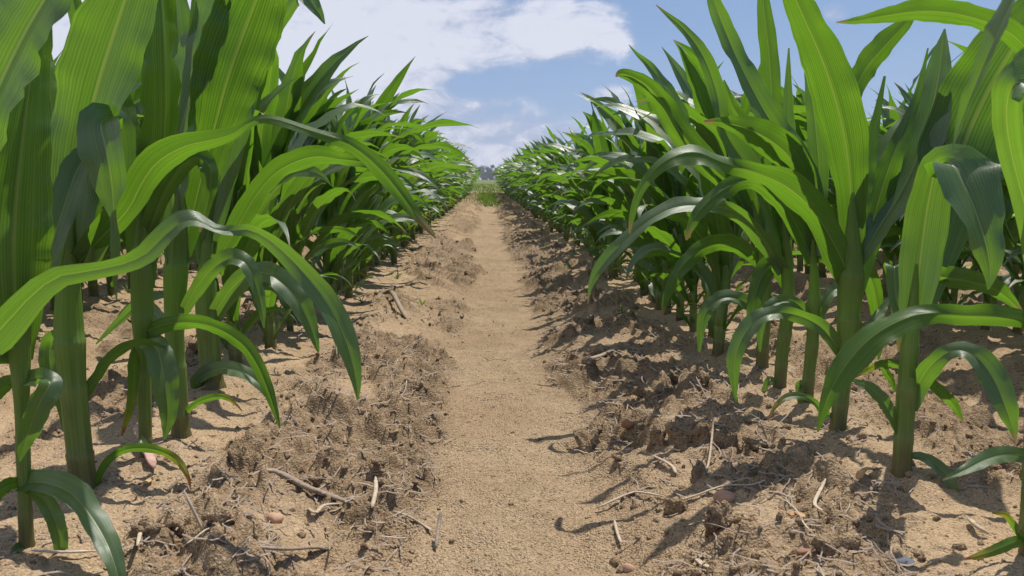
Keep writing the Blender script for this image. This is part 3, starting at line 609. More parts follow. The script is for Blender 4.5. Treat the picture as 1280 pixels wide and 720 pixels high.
('g',[[4324,9104,2025,-61,71,36,199],[4467,9160,2244,-59,72,37,252],[4630,9215,2493,-56,73,39,320],[4838,9271,2800,-55,75,37,422],[5015,9326,3128,-55,78,29,510],[5149,9382,3470,-54,81,22,576],[5253,9438,3793,-53,83,18,542],[5330,9493,4104,-54,83,14,417],[5392,9549,4434,-56,82,12,234],[5444,9604,4772,-59,80,12,21]]),
('g',[[4601,9904,1940,99,-7,8,173],[4683,10245,2488,100,3,7,213],[4768,10549,3028,99,11,5,249],[4860,10782,3518,99,17,1,256],[4966,10955,3930,98,20,-6,280],[5089,11070,4247,96,22,-18,339],[5219,11119,4496,91,26,-32,385],[5358,11107,4680,86,30,-42,411],[5544,11104,4897,85,27,-45,343],[5748,11104,5127,90,19,-40,220],[5853,11104,5325,97,11,-23,121],[5916,11104,5510,98,9,-16,25]]),
('g',[[4344,9304,2290,93,-26,-27,193],[4521,9475,2602,93,-24,-28,276],[4693,9626,2895,93,-22,-30,348],[4836,9728,3134,90,-18,-39,394],[5039,9854,3372,85,-11,-52,409],[5340,10027,3631,81,-4,-59,384],[5634,10169,3855,77,9,-63,352],[5912,10275,4034,63,33,-71,315],[6162,10352,4077,0,32,-95,215],[6374,10399,4010,-66,-5,-75,174],[6493,10411,3905,-86,-8,-50,109],[6568,10404,3772,-91,1,-42,24]]),
('g',[[4174,9104,979,-86,9,-51,154],[4045,9050,1143,-86,-15,-48,189],[3902,8997,1287,-74,-23,-63,202],[3727,8943,1394,-34,25,-91,180],[3538,8888,1465,-6,34,-94,182],[3335,8828,1501,-8,-43,-90,166],[3162,8797,1475,8,-79,-61,220],[3021,8802,1384,40,-75,-52,240],[2914,8804,1244,64,-68,-35,232],[2841,8804,1059,79,-59,-17,200],[2817,8804,878,86,-51,2,155],[2830,8804,703,88,-45,12,100],[2842,8804,565,92,-37,13,53],[2859,8804,444,95,-27,13,9]]),
('g',[[4232,9104,1649,85,-27,-46,152],[4401,9219,1835,79,-23,-58,193],[4558,9334,1895,-40,25,-88,215],[4697,9454,1711,-91,31,-29,208],[4807,9543,1448,-96,23,-16,183],[4886,9596,1134,-96,26,-8,135],[4908,9611,922,-94,35,0,79],[4897,9604,763,-89,46,4,20]]),
('o',[[4180,9104,198,-8,-7,-99,58],[4097,9111,209,-15,14,-98,73],[4001,9098,256,-49,31,-82,81],[3880,9041,383,-68,-6,-73,76],[3733,8980,471,-41,-49,-76,85],[3557,8920,500,-7,-66,-75,94],[3435,8897,467,32,-73,-61,81],[3358,8904,381,60,-67,-44,53],[3302,8904,282,76,-55,-34,30],[3259,8904,171,85,-42,-33,9]]),
('g',[[4243,9104,1458,70,-42,57,115],[4341,9092,1312,77,-18,62,137],[4448,9104,1218,16,39,91,156],[4590,9198,1282,-50,73,47,151],[4728,9304,1403,-57,74,36,123],[4813,9360,1501,-69,64,35,77],[4883,9404,1602,-81,47,36,29]]),
]),
'R3':([[4276,10228,-120,75],[4287,10228,406,75],[4313,10228,949,79],[4295,10228,1696,105],[4242,10228,2325,114]],[
('g',[[4263,10228,1907,88,-44,17,231],[4205,10235,2255,86,-47,18,320],[4129,10222,2603,85,-49,20,386],[4027,10166,2963,82,-50,29,405],[3869,10106,3244,70,-47,54,427],[3650,10051,3431,50,-43,75,462],[3382,9991,3572,33,-41,85,388],[3088,9935,3668,18,-40,90,231],[2872,9922,3704,6,-26,96,120],[2688,9928,3709,2,-8,100,30]]),
('g',[[4279,10228,2012,-88,45,-11,210],[4254,10290,2470,-98,15,-14,306],[4168,10333,2911,-95,-10,-30,402],[3945,10340,3322,-88,-20,-43,422],[3726,10315,3653,-85,-24,-47,407],[3545,10251,3877,-84,-27,-47,367],[3364,10221,4152,-84,-30,-45,337],[3181,10227,4484,-84,-32,-43,315],[3029,10228,4790,-90,-1,-43,246],[2904,10228,5075,-83,45,-33,210],[2800,10228,5342,-83,47,-29,133],[2708,10228,5597,-89,32,-32,30]]),
('g',[[4284,10228,1907,89,-23,40,189],[4177,10235,2135,77,-46,44,241],[4048,10223,2364,64,-61,47,294],[3881,10169,2603,56,-63,53,316],[3686,10110,2803,45,-62,64,314],[3463,10056,2960,19,-58,79,291],[3229,9999,2987,-22,-15,96,241],[2988,9941,2888,-34,52,78,246],[2794,9921,2750,-42,68,60,239],[2644,9928,2576,-65,57,50,181],[2562,9928,2412,-83,44,34,108],[2513,9928,2248,-93,26,28,30]]),
('g',[[4313,10228,949,-80,57,19,108],[4369,10222,1178,-74,64,21,149],[4440,10228,1377,-64,70,31,179],[4551,10272,1520,-41,76,50,178],[4687,10328,1575,35,50,79,147],[4848,10378,1463,77,7,64,88],[5021,10428,1288,72,-24,65,32]]),
('o',[[4249,10228,77,-88,37,-31,64],[4183,10172,231,-93,23,-30,96],[4132,10128,324,-1,-43,-90,118],[4128,10122,242,86,-50,8,110],[4143,10128,107,89,-42,15,85],[4162,10128,16,91,-35,23,50],[4184,10128,-69,92,-31,24,11]]),
('g',[[4280,10228,1164,-84,-12,-53,135],[4132,10171,1326,-77,-27,-57,154],[3972,10113,1430,-43,-49,-76,172],[3784,10050,1435,4,-64,-77,183],[3645,10021,1373,46,-66,-60,177],[3561,10028,1246,79,-55,-26,157],[3535,10028,1038,91,-42,-2,99],[3545,10028,782,94,-33,3,21]]),
('g',[[4268,10228,2221,-92,39,4,167],[4335,10341,2625,-92,39,2,219],[4372,10428,3047,-92,39,-6,252],[4321,10441,3516,-93,34,-13,236],[4239,10428,3972,-94,30,-17,188],[4163,10428,4360,-92,33,-19,110],[4086,10428,4725,-90,39,-19,21]]),
]),
'R4':([[4194,11008,-120,80],[4214,11008,563,86],[4256,11008,1141,91],[4218,11008,1938,112],[4119,11008,2608,111]],[
('g',[[4201,11008,1825,89,-42,17,226],[4112,11008,2324,89,-42,16,266],[4032,11008,2817,90,-42,13,293],[3971,11008,3304,90,-42,10,292],[3923,11008,3788,90,-42,8,283],[3887,11008,4268,90,-42,8,269],[3835,11008,4707,90,-43,11,254],[3772,11008,5108,89,-43,13,228],[3718,11008,5466,91,-39,13,143],[3669,11008,5801,93,-34,14,32]]),
('g',[[4173,11008,1938,-95,15,-28,205],[4030,11068,2431,-95,-11,-28,281],[3860,11111,2877,-87,-32,-37,363],[3612,11120,3222,-80,-40,-45,386],[3403,11099,3496,-80,-41,-43,370],[3278,11038,3692,-84,-43,-33,320],[3200,11003,3881,-91,-33,-24,270],[3171,11013,4077,-97,-6,-24,252],[3095,10986,4298,-94,5,-35,240],[2973,10923,4539,-89,-3,-45,216],[2845,10901,4743,-83,-7,-56,185],[2711,10907,4914,-75,-6,-66,146],[2578,10908,5045,-67,0,-74,106],[2450,10908,5144,-63,10,-77,69],[2350,10908,5226,-62,19,-76,38],[2261,10908,5298,-60,28,-75,11]]),
('g',[[4183,11008,1712,-74,41,-53,206],[4008,10955,1961,-62,57,-54,246],[3822,10902,2196,-48,67,-56,284],[3605,10849,2419,-31,75,-59,302],[3378,10796,2575,-23,55,-80,246],[3145,10743,2628,-25,-30,-92,213],[2914,10690,2650,-24,-75,-62,299],[2687,10637,2660,-13,-75,-65,286],[2466,10582,2619,7,-76,-65,268],[2250,10525,2522,23,-76,-61,255],[2056,10501,2395,37,-73,-58,241],[1881,10507,2238,48,-66,-57,226],[1713,10508,2073,57,-60,-57,211],[1559,10508,1901,67,-52,-53,190],[1455,10508,1745,79,-44,-43,135],[1391,10508,1601,90,-34,-28,70],[1364,10508,1472,96,-24,-12,36],[1356,10508,1348,99,-14,-6,11]]),
('g',[[4240,11008,1484,91,-11,39,161],[4129,11015,1718,72,-42,55,251],[4010,10999,1826,-19,-17,97,314],[3871,10939,1705,-80,37,48,286],[3766,10877,1504,-81,54,21,249],[3697,10817,1242,-85,51,11,177],[3657,10801,985,-89,44,9,101],[3634,10808,724,-94,33,9,22]]),
('o',[[4166,11008,95,-69,-12,-71,70],[4082,10952,161,-57,-19,-80,83],[4010,10908,192,41,-53,-74,92],[3966,10902,116,78,-56,-28,92],[3938,10908,6,83,-54,-17,81],[3921,10908,-83,88,-46,-12,49],[3911,10908,-170,92,-36,-11,11]]),
('g',[[4208,11008,2162,-93,36,6,179],[4272,11114,2541,-93,36,4,236],[4315,11208,2938,-93,36,-4,271],[4294,11271,3372,-94,31,-11,242],[4254,11308,3832,-96,27,-8,181],[4235,11314,4321,-95,30,-4,105],[4219,11308,4815,-94,35,-3,22]]),
]),
'R5':([[4267,11954,-120,87],[4265,11954,607,93],[4262,11954,1231,98],[4176,11954,2091,115],[4004,11954,2695,109]],[
('g',[[4103,11954,2091,85,-35,39,219],[3926,11954,2499,82,-38,43,273],[3722,11954,2860,72,-37,59,323],[3445,11954,3123,62,-33,71,366],[3190,11954,3357,64,-34,69,390],[2985,11954,3577,70,-35,62,391],[2813,11957,3797,75,-36,55,377],[2671,11961,4022,75,-38,53,351],[2519,11931,4210,69,-41,60,311],[2357,11871,4361,55,-45,71,257],[2170,11811,4461,36,-45,82,206],[1990,11759,4513,16,-42,90,152],[1914,11748,4507,-37,-22,90,88],[1880,11754,4471,-72,3,69,23]]),
('g',[[4097,11954,2213,-84,7,-54,197],[3785,12016,2688,-84,-24,-48,256],[3486,12058,3118,-76,-46,-45,322],[3207,12059,3452,-74,-49,-47,308],[2993,12054,3741,-77,-48,-42,290],[2865,12054,3993,-79,-47,-40,296],[2720,12057,4249,-76,-48,-44,273],[2554,12061,4508,-72,-48,-50,215],[2382,12021,4696,-71,-23,-66,119],[2220,11960,4822,-67,19,-71,53],[2139,11948,4901,-69,28,-67,27],[2092,11954,4952,-71,23,-66,12]]),
('g',[[4192,11954,1725,70,19,69,208],[3989,11899,1879,51,-24,83,241],[3770,11843,1997,18,-47,86,303],[3515,11788,2059,-15,-47,87,324],[3259,11730,2011,-49,-16,86,277],[3007,11670,1840,-57,50,65,258],[2828,11647,1629,-64,64,42,234],[2714,11654,1388,-83,45,32,158],[2653,11654,1178,-92,34,20,92],[2622,11654,981,-96,24,15,24]]),
('g',[[4254,11954,858,-80,-1,-60,150],[4102,11897,1021,-75,-25,-61,191],[3922,11839,1152,-56,-48,-68,235],[3681,11776,1240,-23,-65,-72,265],[3473,11747,1197,29,-72,-63,253],[3305,11754,1018,72,-59,-37,214],[3236,11754,743,90,-42,-10,137],[3221,11754,406,96,-27,-4,36]]),
('g',[[4122,11954,2213,94,-32,7,218],[4109,12012,2625,94,-32,9,282],[4078,12070,3039,94,-32,15,319],[4017,12133,3467,92,-31,25,309],[3902,12162,3812,86,-30,41,264],[3740,12155,4070,84,-30,45,188],[3641,12154,4288,88,-30,36,108],[3573,12154,4481,90,-30,32,24]]),
('g',[[4187,11954,1847,-91,34,22,195],[4296,12061,2137,-91,35,20,266],[4392,12154,2445,-93,34,15,320],[4461,12217,2811,-97,25,7,333],[4482,12254,3177,-98,17,-9,300],[4411,12261,3488,-94,23,-27,181],[4307,12254,3781,-89,33,-31,37]]),
]),
}

HERO_LABELS = {
 'L0': 'thin maize plant at the left picture edge with a leaf drooping over its foot',
 'L1': 'thick stalked maize plant, second on the left, with a small arched leaf at its base',
 'L2': 'slim left maize plant with a pinkish withered leaf scrap at its foot',
 'L3': 'left maize plant directly behind the slim one with the pinkish leaf scrap',
 'L4': 'fifth left maize plant, thick stalked with a tiny curled basal leaf',
 'R0': 'maize plant cut by the right picture edge, a yellow withered leaf low down',
 'R1': 'right maize plant with a broad blade folding over into a silvery hanging tip',
 'R2': 'right maize plant carrying one giant pale green blade upright against the sky',
 'R3': 'thin right maize plant just left of the one with the giant upright blade',
 'R4': 'thin right maize plant with a tall twisted dark leaf tip against the blue sky',
 'R5': 'sixth right maize plant with a blunt bent bright leaf tip against the sky',
}
for key, (stalk, leaves) in HERO.items():
    S = np.array(stalk) / 1e4
    base = S[0, :3].copy(); base[2] = 0
    base[2] = gz(base[0], base[1]) - .004
    off = np.array([base[0], base[1], 0])
    root = bpy.data.objects.new('maize_plant', None)
    root.empty_display_size = .05
    col.objects.link(root)
    root.location = base
    tag(root, HERO_LABELS[key], 'maize plant')
    path = S.copy(); path[:, :3] -= base
    path[0, 2] = -.015
    rng = np.random.default_rng(sum(map(ord, key)) * 17)
    H = path[-1, 2]
    nodes = [h for h in (.05, .105, .16, .215, .27) if h < H - .03]
    nodes = [h + rng.uniform(-.012, .012) for h in nodes]
    path[-1, 3] *= .12; path[-2, 3] *= .62
    link('stalk', stalk_mesh('stalk', path, nodes, 14), root)
    for kind, K in leaves:
        K = np.array(K, dtype=float)
        n = 44 if len(K) > 9 else 34
        Q = catmull(K, n)
        pts = Q[:, :3] / 1e4 - base
        wd = np.maximum(Q[:, 6] / 1e4, .0008)
        me = leaf_mesh('leaf', pts, Q[:, 3:6] / 100, wd, rng, 'leaf_green' if kind == 'g' else 'leaf_old', U9, .5, .32, .15)
        link('leaf', me, root)


# ------------------------------------------------------------------ plants of the rows
def grow_leaf(rng, az, base, L, W, th0, th1, bend, roll, n, us, mat='leaf_green'):
    """blade leaving the stalk at angle th0 from upright and ending at th1"""
    s = np.linspace(0, 1, n)
    th = th0 + (th1 - th0) * s ** bend + .16 * np.sin(s * rng.uniform(5, 9) + rng.uniform(0, 6)) * s
    aa = az + rng.uniform(-.45, .45) * s ** 1.5 + .10 * np.sin(s * rng.uniform(3, 7) + rng.uniform(0, 6))
    d = np.stack([np.sin(th) * np.cos(aa), np.sin(th) * np.sin(aa), np.cos(th)], axis=1)
    pts = np.array(base) + np.vstack([np.zeros(3), np.cumsum(d[:-1] * (L / (n - 1)), axis=0)])
    side = np.stack([-np.sin(aa), np.cos(aa), 0 * aa], axis=1)
    up = np.cross(d, side)
    ro = roll * s ** 1.3 + .55 * np.sin(s * rng.uniform(3, 8) + rng.uniform(0, 6)) * s
    S = side * np.cos(ro)[:, None] + up * np.sin(ro)[:, None]
    wd = W * np.where(s < .32, .52 + .48 * sstep(s, 0, .32), 1 - np.clip((s - .32) / .68, 0, 1) ** 2.1)
    wd = np.maximum(wd * (1 - .35 * s ** 6), .0007)
    return leaf_mesh('leaf', pts, S, wd, rng, mat, us, .6, .24, .24)


def plant_parts(seed, lod):
    """meshes of one maize plant standing at the origin: (name, mesh) list"""
    rng = np.random.default_rng(seed)
    H = rng.uniform(.27, .35)
    r = rng.uniform(.0085, .0115)
    lean = rng.uniform(-.012, .012, 2)
    path = [(0, 0, -.015, r * 1.05), (lean[0] * .3, lean[1] * .3, H * .35, r), (lean[0] * .7, lean[1] * .7, H * .7, r * 1.12), (lean[0], lean[1], H, r * .8), (lean[0] * 1.1, lean[1] * 1.1, H * 1.18, r * .35)]
    n = int(rng.integers(13, 16))
    zs = np.linspace(.018, H * .98, n) + rng.uniform(-.008, .008, n)
    parts = [('stalk', stalk_mesh('stalk', path, [z for z in zs if z < H * .8] if lod == 0 else [], 9 if lod == 0 else 5))]
    us, nn = ((U7, 17), (U3, 7))[lod]
    flip = rng.integers(0, 2)
    for i in range(n):
        t = i / (n - 1)
        az = (0 if (i + flip) % 2 else PI) + rng.normal(0, .55)
        if t > .62 and rng.random() < .8: az = rng.normal(0, .6)
        L = (.07 + .30 * math.sin(PI * (.05 + .68 * t))) * rng.uniform(.88, 1.12)
        W = (.012 + .039 * math.sin(PI * (.04 + .66 * t))) * rng.uniform(.88, 1.12)
        if t < .72:
            th0 = R(rng.uniform(18, 40)) - t * .18
            th1 = R(rng.uniform(130, 190)) - t * R(30)
            bend = rng.uniform(1.5, 2.8)
        else:
            th0 = R(rng.uniform(5, 20))
            th1 = R(rng.uniform(28, 92)) if rng.random() < .7 else R(rng.uniform(95, 135))
            bend = rng.uniform(1.5, 2.8)
            L *= 1 - .30 * (t - .72)
        roll = rng.uniform(-1.5, 1.5)
        q = min(zs[i] / H, 1)
        b = (lean[0] * q + r * .7 * math.cos(az), lean[1] * q + r * .7 * math.sin(az), zs[i])
        mat = 'leaf_old' if i == 0 or (i == 1 and rng.random() < .4) else 'leaf_green'
        parts.append(('leaf', grow_leaf(rng, az, b, L, W, th0, th1, bend, roll, nn, us, mat)))
    return parts


PROTO = [plant_parts(100 + k, 0) for k in range(16)]


def put_plant(k, x, y, rz, sc, label, group, tilt=(0, 0)):
    root = bpy.data.objects.new('maize_plant', None)
    root.empty_display_size = .05
    col.objects.link(root)
    root.location = (x, y, gz(x, y) - .004)
    root.rotation_euler = (tilt[0], tilt[1], rz)
    root.scale = (sc, sc, sc)
    tag(root, label, 'maize plant', group)
    for nm, me in PROTO[k]:
        link(nm, me, root)
    return root


rs = random.Random(11)


def row_spots(x0, y0, y1, pitch=.093, jx=.016):
    y = y0
    out = []
    while y < y1:
        out.append((x0 + rs.gauss(0, jx), y))
        y += pitch * rs.uniform(.72, 1.28)
    return out


def lean_in(side):
    return rs.gauss(0, .5) + (0 if (rs.random() < .8) == (side < MID) else PI)


last = -1
FRONT = 11.0
for x0, y0, y1, label, group, sc0 in (
        (ROW_L, 1.27, 3.6, 'young maize plant along the left edge of the track, beyond the fifteen nearest', 'front left row, near stretch', .99),
        (ROW_R, 1.33, 3.6, 'young maize plant along the right edge of the track, beyond the sixteen nearest', 'front right row, near stretch', .86),
        (ROW_L, 3.6, FRONT, 'far small looking maize plant along the left edge of the track', 'front left row, far stretch', .97),
        (ROW_R, 3.6, FRONT, 'far small looking maize plant along the right edge of the track', 'front right row, far stretch', .92),
        (ROW_L - PITCH_ROW, .95, 3.6, 'shaded maize plant of the second row left of the track, seen between stalks', 'second row on the left', 1.0),
        (ROW_R + PITCH_ROW, .95, 3.6, 'shaded maize plant of the second row right of the track, seen between stalks', 'second row on the right', 1.0)):
    nth = 0
    for x, y in row_spots(x0, y0, y1):
        k = rs.randrange(len(PROTO))
        if k == last: k = (k + 5) % len(PROTO)
        last = k
        nth += 1
        if label.startswith('young') and nth <= 10:
            w_ = ('first', 'second', 'third', 'fourth', 'fifth', 'sixth', 'seventh', 'eighth', 'ninth', 'tenth')[nth - 1]
            lab = ('left row maize plant, %s behind the thick stalk with the tiny curled base leaf' if x0 < 0 else 'right row maize plant, %s behind the one with the blunt bent bright leaf tip') % w_
        else:
            lab = label
        put_plant(k, x, y, lean_in(x0), sc0 * (rs.uniform(.88, 1.10) if rs.random() < .88 else rs.uniform(.62, .82)), lab, group, (rs.gauss(0, .03), rs.gauss(0, .03)))

# the rest of the field: one joined mass
FAR = [plant_parts(300 + k, 1) for k in range(10)]
FARV = []
for parts in FAR:
    vs = []; fs = []; uv = []; mi = []; o = 0
    for nm, m in parts:
        a = np.empty(len(m.vertices) * 3, dtype=np.float32); m.vertices.foreach_get('co', a)
        f = np.empty(len(m.loops), dtype=np.int32); m.loops.foreach_get('vertex_index', f)
        q = np.empty(len(m.loops) * 2, dtype=np.float32); m.uv_layers[0].data.foreach_get('uv', q)
        u = np.zeros((len(m.vertices), 2), dtype=np.float32); u[f] = q.reshape(-1, 2)
        vs.append(a.reshape(-1, 3)); fs.append(f.reshape(-1, 4) + o); uv.append(u)
        mi.append(np.full(len(f) // 4, 1 if nm == 'stalk' else 0)); o += len(m.vertices)
    FARV.append((np.vstack(vs), np.vstack(fs), np.vstack(uv), np.concatenate(mi)))
spots = []
for j in range(-9, 10):
    x0 = (ROW_R + (j - 1) * PITCH_ROW) if j > 0 else (ROW_L + j * PITCH_ROW)
    first = FRONT if j in (0, 1) else (3.6 if j in (-1, 2) else .6)
    spots += row_spots(x0, first, 18.0) if first < 18.0 else []
vs = []; fs = []; uv = []; mi = []; o = 0
for x, y in spots:
    a, f, u, q = FARV[rs.randrange(len(FARV))]
    s = rs.uniform(.88, 1.12); rz = lean_in(x)
    c_, s_ = math.cos(rz) * s, math.sin(rz) * s
    vs.append(np.stack([a[:, 0] * c_ - a[:, 1] * s_ + x, a[:, 0] * s_ + a[:, 1] * c_ + y, a[:, 2] * s - .006], axis=1))
    fs.append(f + o); uv.append(u); mi.append(q); o += len(a)
me = mesh_from('maize_field', np.vstack(vs), np.vstack(fs), 'leaf_green', np.vstack(uv))
me.materials.append(MATS['stalk'])
me.polygons.foreach_set('material_index', np.concatenate(mi).astype(np.int32))
tag(link('maize_field', me), 'mass of maize rows farther out on both sides of the track', 'maize field', kind='stuff')


# ------------------------------------------------------------------ clods, crumbs, straw, stones
def lump_mesh(rng, sub=2, rough=.35):
    bm = bmesh.new()
    bmesh.ops.create_icosphere(bm, subdivisions=sub, radius=1)
    v = np.array([p.co[:] for p in bm.verts]); f = np.array([[q.index for q in p.verts] for p in bm.faces])
    bm.free()
    n = 0
    for k in range(6):
        d = rng.normal(size=3); d /= np.linalg.norm(d)
        n = n + np.sin(v @ d * rng.uniform(1.5, 5.5) + rng.uniform(0, 6)) / 6
    v = v * (1 + rough * n * 1.6)[:, None] * rng.uniform(.65, 1.15, 3)
    return v, f


rng = np.random.default_rng(5)
LUMPS2 = [lump_mesh(rng, 2, .42) for _ in range(8)]
LUMPSC = [lump_mesh(rng, 3, .8) for _ in range(8)]
for _k, (_v, _f) in enumerate(LUMPSC):
    _n = fbm(_v[:, 0] + _v[:, 2] * .6 + 9 * _k, _v[:, 1] - _v[:, 2] * .7, .5, 500 + _k, 3)
    LUMPSC[_k] = (_v * (1 + .75 * _n)[:, None], _f)
LUMPS1 = [lump_mesh(rng, 1, .45) for _ in range(8)]


def scatter_lumps(name, label, count, size, protos, thr, far, smooth):
    vs = []; fs = []; o = 0
    Y = .42 + (far - .42) * rng.random(count * 6) ** 1.7
    X = rng.uniform(-1.5, 1.5, count * 6) * np.minimum(1, .35 + Y * .6)
    z, r = relief(X, Y)
    keep = np.where(r > thr + rng.uniform(-.2, .3, len(r)))[0][:count]
    for i in keep:
        v, f = protos[rng.integers(len(protos))]
        s = size[0] + (size[1] - size[0]) * rng.random() ** 2.6
        A = Matrix.Rotation(rng.uniform(0, 6.28), 3, 'Z') @ Matrix.Rotation(rng.uniform(-.6, .6), 3, 'X')
        vs.append((v * s) @ np.array(A).T + (X[i], Y[i], z[i] - s * .10)); fs.append(f + o); o += len(v)
    me = mesh_from(name, np.vstack(vs), np.vstack(fs), 'clod_soil', smooth=smooth)
    return tag(link(name, me), label, 'soil', kind='stuff')


scatter_lumps('soil_clods', 'dry brown clods heaped along both shoulders of the track', 420, (.005, .014), LUMPSC, .50, 4.0, True)
scatter_lumps('soil_crumbs', 'small dry soil crumbs strewn over the shoulders of the track', 9000, (.0014, .0058), LUMPS1, .25, 4.5, False)


scatter_lumps('fine_crumbs', 'fine crumbs and grit lying on the smooth sand of the track', 2600, (.0008, .0036), LUMPS1, -.25, 3.2, False)


def strip_mesh(name, path, w, mat, thick=.4, seg=5, u=7):
    """dry stem: a flattened tapering tube along a path"""
    P = catmull(path, u)
    T = np.gradient(P, axis=0); T /= np.linalg.norm(T, axis=1)[:, None]
    up = np.array([.13, .21, .97])
    A = np.cross(T, up); A /= np.linalg.norm(A, axis=1)[:, None]
    B = np.cross(A, T)
    s = np.linspace(0, 1, u)
    prof = w * np.minimum(1, np.minimum(.45 + s * 5, .3 + (1 - s) * 4))
    V = [P[i] + A[i] * math.cos(2 * PI * a / seg) * prof[i] + B[i] * math.sin(2 * PI * a / seg) * prof[i] * thick for i in range(u) for a in range(seg)]
    F = [(i * seg + a, i * seg + (a + 1) % seg, (i + 1) * seg + (a + 1) % seg, (i + 1) * seg + a) for i in range(u - 1) for a in range(seg)]
    F += [tuple(range(seg - 1, -1, -1)), tuple(range((u - 1) * seg, u * seg))]
    return mesh_from(name, V, F, mat)


def straw_path(r, L, curl=.25, rise=.15):
    n = 4; a = 0; p = np.zeros(3); out = [p.copy()]
    for i in range(n):
        a += r.uniform(-1, 1) * curl
        p = p + np.array([math.cos(a), math.sin(a), r.uniform(-1, 1) * rise]) * L / n
        out.append(p.copy())
    return np.array(out) - np.mean(out, axis=0)


STRAW = [strip_mesh('straw', straw_path(rng, rng.uniform(.022, .06), rng.uniform(.15, .6)), rng.uniform(.0005, .0014),
                    'straw' if k % 3 else 'straw_grey', rng.uniform(.3, .8)) for k in range(14)]
cnt = {'l': 0, 'r': 0}
tries = 0
while min(cnt.values()) < 105 and tries < 8000:
    tries += 1
    y = .45 + 2.6 * rng.random() ** 1.6
    x = MID + (.10 + .30 * rng.random()) * (1 if rng.random() < .5 else -1)
    side = 'l' if x < MID else 'r'
    if cnt[side] >= 105: continue
    z, r = relief(np.array([x]), np.array([y]))
    if r[0] < .25 + .3 * rng.random(): continue
    cnt[side] += 1
    o = link('straw', STRAW[rng.integers(len(STRAW))], None, (x, y, float(z[0]) + .003))
    o.rotation_euler = (rng.uniform(-.3, .3), rng.uniform(-.5, .5), rng.uniform(0, 6.28))
    if rng.random() < .12: o.rotation_euler[1] = rng.uniform(-1.3, -.8)
    s = rng.uniform(.6, 1.25); o.scale = (s, s, s)
    if side == 'l':
        tag(o, 'bit of dry pale straw lying on the left shoulder of the track', 'straw', 'straw bits left of the track')
    else:
        tag(o, 'bit of dry pale straw lying on the right shoulder of the track', 'straw', 'straw bits right of the track')

# fine fibres nobody could count
vs = []; fs = []; o_ = 0
FIB = []
for k in range(12):
    P = straw_path(rng, rng.uniform(.010, .034), .6, .25)
    P = catmull(P, 5); hw = rng.uniform(.0003, .0009)
    T = np.gradient(P, axis=0); A = np.cross(T, (0, 0, 1)); A /= np.linalg.norm(A, axis=1)[:, None]
    v = np.concatenate([P - A * hw, P + A * hw, P + (0, 0, hw * 1.3)])
    f = [[i, i + 1, 11 + i, 10 + i] for i in range(4)] + [[10 + i, 11 + i, 6 + i, 5 + i] for i in range(4)]
    FIB.append((v, np.array(f)))
Y = .42 + 3.6 * rng.random(9000) ** 1.5
X = MID + rng.uniform(.06, .5, 9000) * rng.choice([-1, 1], 9000)
z, r = relief(X, Y)
for i in np.where(r > .2 + .5 * rng.random(9000))[0][:4200]:
    v, f = FIB[rng.integers(12)]
    A = Matrix.Rotation(rng.uniform(0, 6.28), 3, 'Z') @ Matrix.Rotation(rng.uniform(-.5, .5), 3, 'Y')
    vs.append(v @ np.array(A).T + (X[i], Y[i], z[i] + .002)); fs.append(f + o_); o_ += len(v)
tag(link('straw_litter', mesh_from('straw_litter', np.vstack(vs), np.vstack(fs), 'straw_grey')), 'fine dry fibres and root hairs mixed into the loose soil', 'straw', kind='stuff')


def at_ground(px, py):
    """where a bearing from the camera meets the soil"""
    d = sky_dir(px, py)
    t = .30 / -d.z
    for _ in range(6):
        p = Vector((0, 0, .30)) + d * t
        t = (.30 - gz(p.x, p.y)) / -d.z
    return p


def stick(pixels, w_, mat, label, cat='straw', name='straw', lift=.004, thick=.6, u=12):
    P = [at_ground(*q[:2]) + Vector((0, 0, lift + (q[2] if len(q) > 2 else 0))) for q in pixels]
    c = sum(P, Vector()) / len(P)
    me = strip_mesh(name, [tuple(p - c) for p in P], w_, mat, thick, 8, u)
    return tag(link(name, me, None, c), label, cat)


stick([(331, 597, .004), (352, 604, .006), (385, 618, .003), (410, 626, .002), (440, 634, 0)], .0040, 'straw_grey', 'thick grey stubble stalk lying below the left row, the longest there', 'stubble stalk', 'stubble_stalk', .004, .7)
stick([(492, 644), (510, 650), (530, 662), (540, 668)], .0018, 'straw', 'thin pale twig lying at the left edge of the track near the front')
stick([(320, 690), (360, 692), (400, 690), (432, 700)], .0026, 'straw_grey', 'grey bent stalk lying across the lower left soil')
stick([(545, 690), (549, 675, .012), (552, 668, .02)], .0018, 'straw_grey', 'short stub poking up from the track at the bottom')
stick([(745, 640), (785, 622), (800, 620), (830, 625)], .0018, 'straw', 'pale forked straw on the right shoulder, low and near the front')
stick([(826, 638), (870, 624), (905, 612), (940, 611), (965, 601)], .0017, 'straw', 'long pale straw running beside the orange stone on the right')
stick([(880, 600, .002), (886, 585, .004), (890, 560, .02), (888, 552, .03)], .0013, 'straw', 'white bent husk leaning on a tall clod on the right')
stick([(735, 452), (752, 447), (772, 438)], .0050, 'straw_grey', 'broken flat grey stubble piece on the right shoulder halfway up', 'stubble stalk', 'stubble_stalk')
stick([(805, 478), (832, 472), (855, 462)], .0014, 'straw', 'thin straw on the right shoulder beyond the tall clods')
stick([(480, 375, .012), (490, 378, .020), (500, 392, .012), (510, 403, .0)], .0060, 'straw_grey', 'dark broken stubble standing up from the left shoulder farther off', 'stubble stalk', 'stubble_stalk', .004, .8)
stick([(845, 596), (838, 590, .004), (812, 576, .004)], .0022, 'straw', 'short white straw sticking out of the right shoulder')
stick([(768, 655), (772, 672), (777, 684)], .0016, 'straw', 'curved pale straw on the right edge of the track')
stick([(868, 702), (880, 712), (894, 717)], .0040, 'straw', 'flat pale husk scrap at the bottom right of the track', 'husk', 'husk', .004, .25)
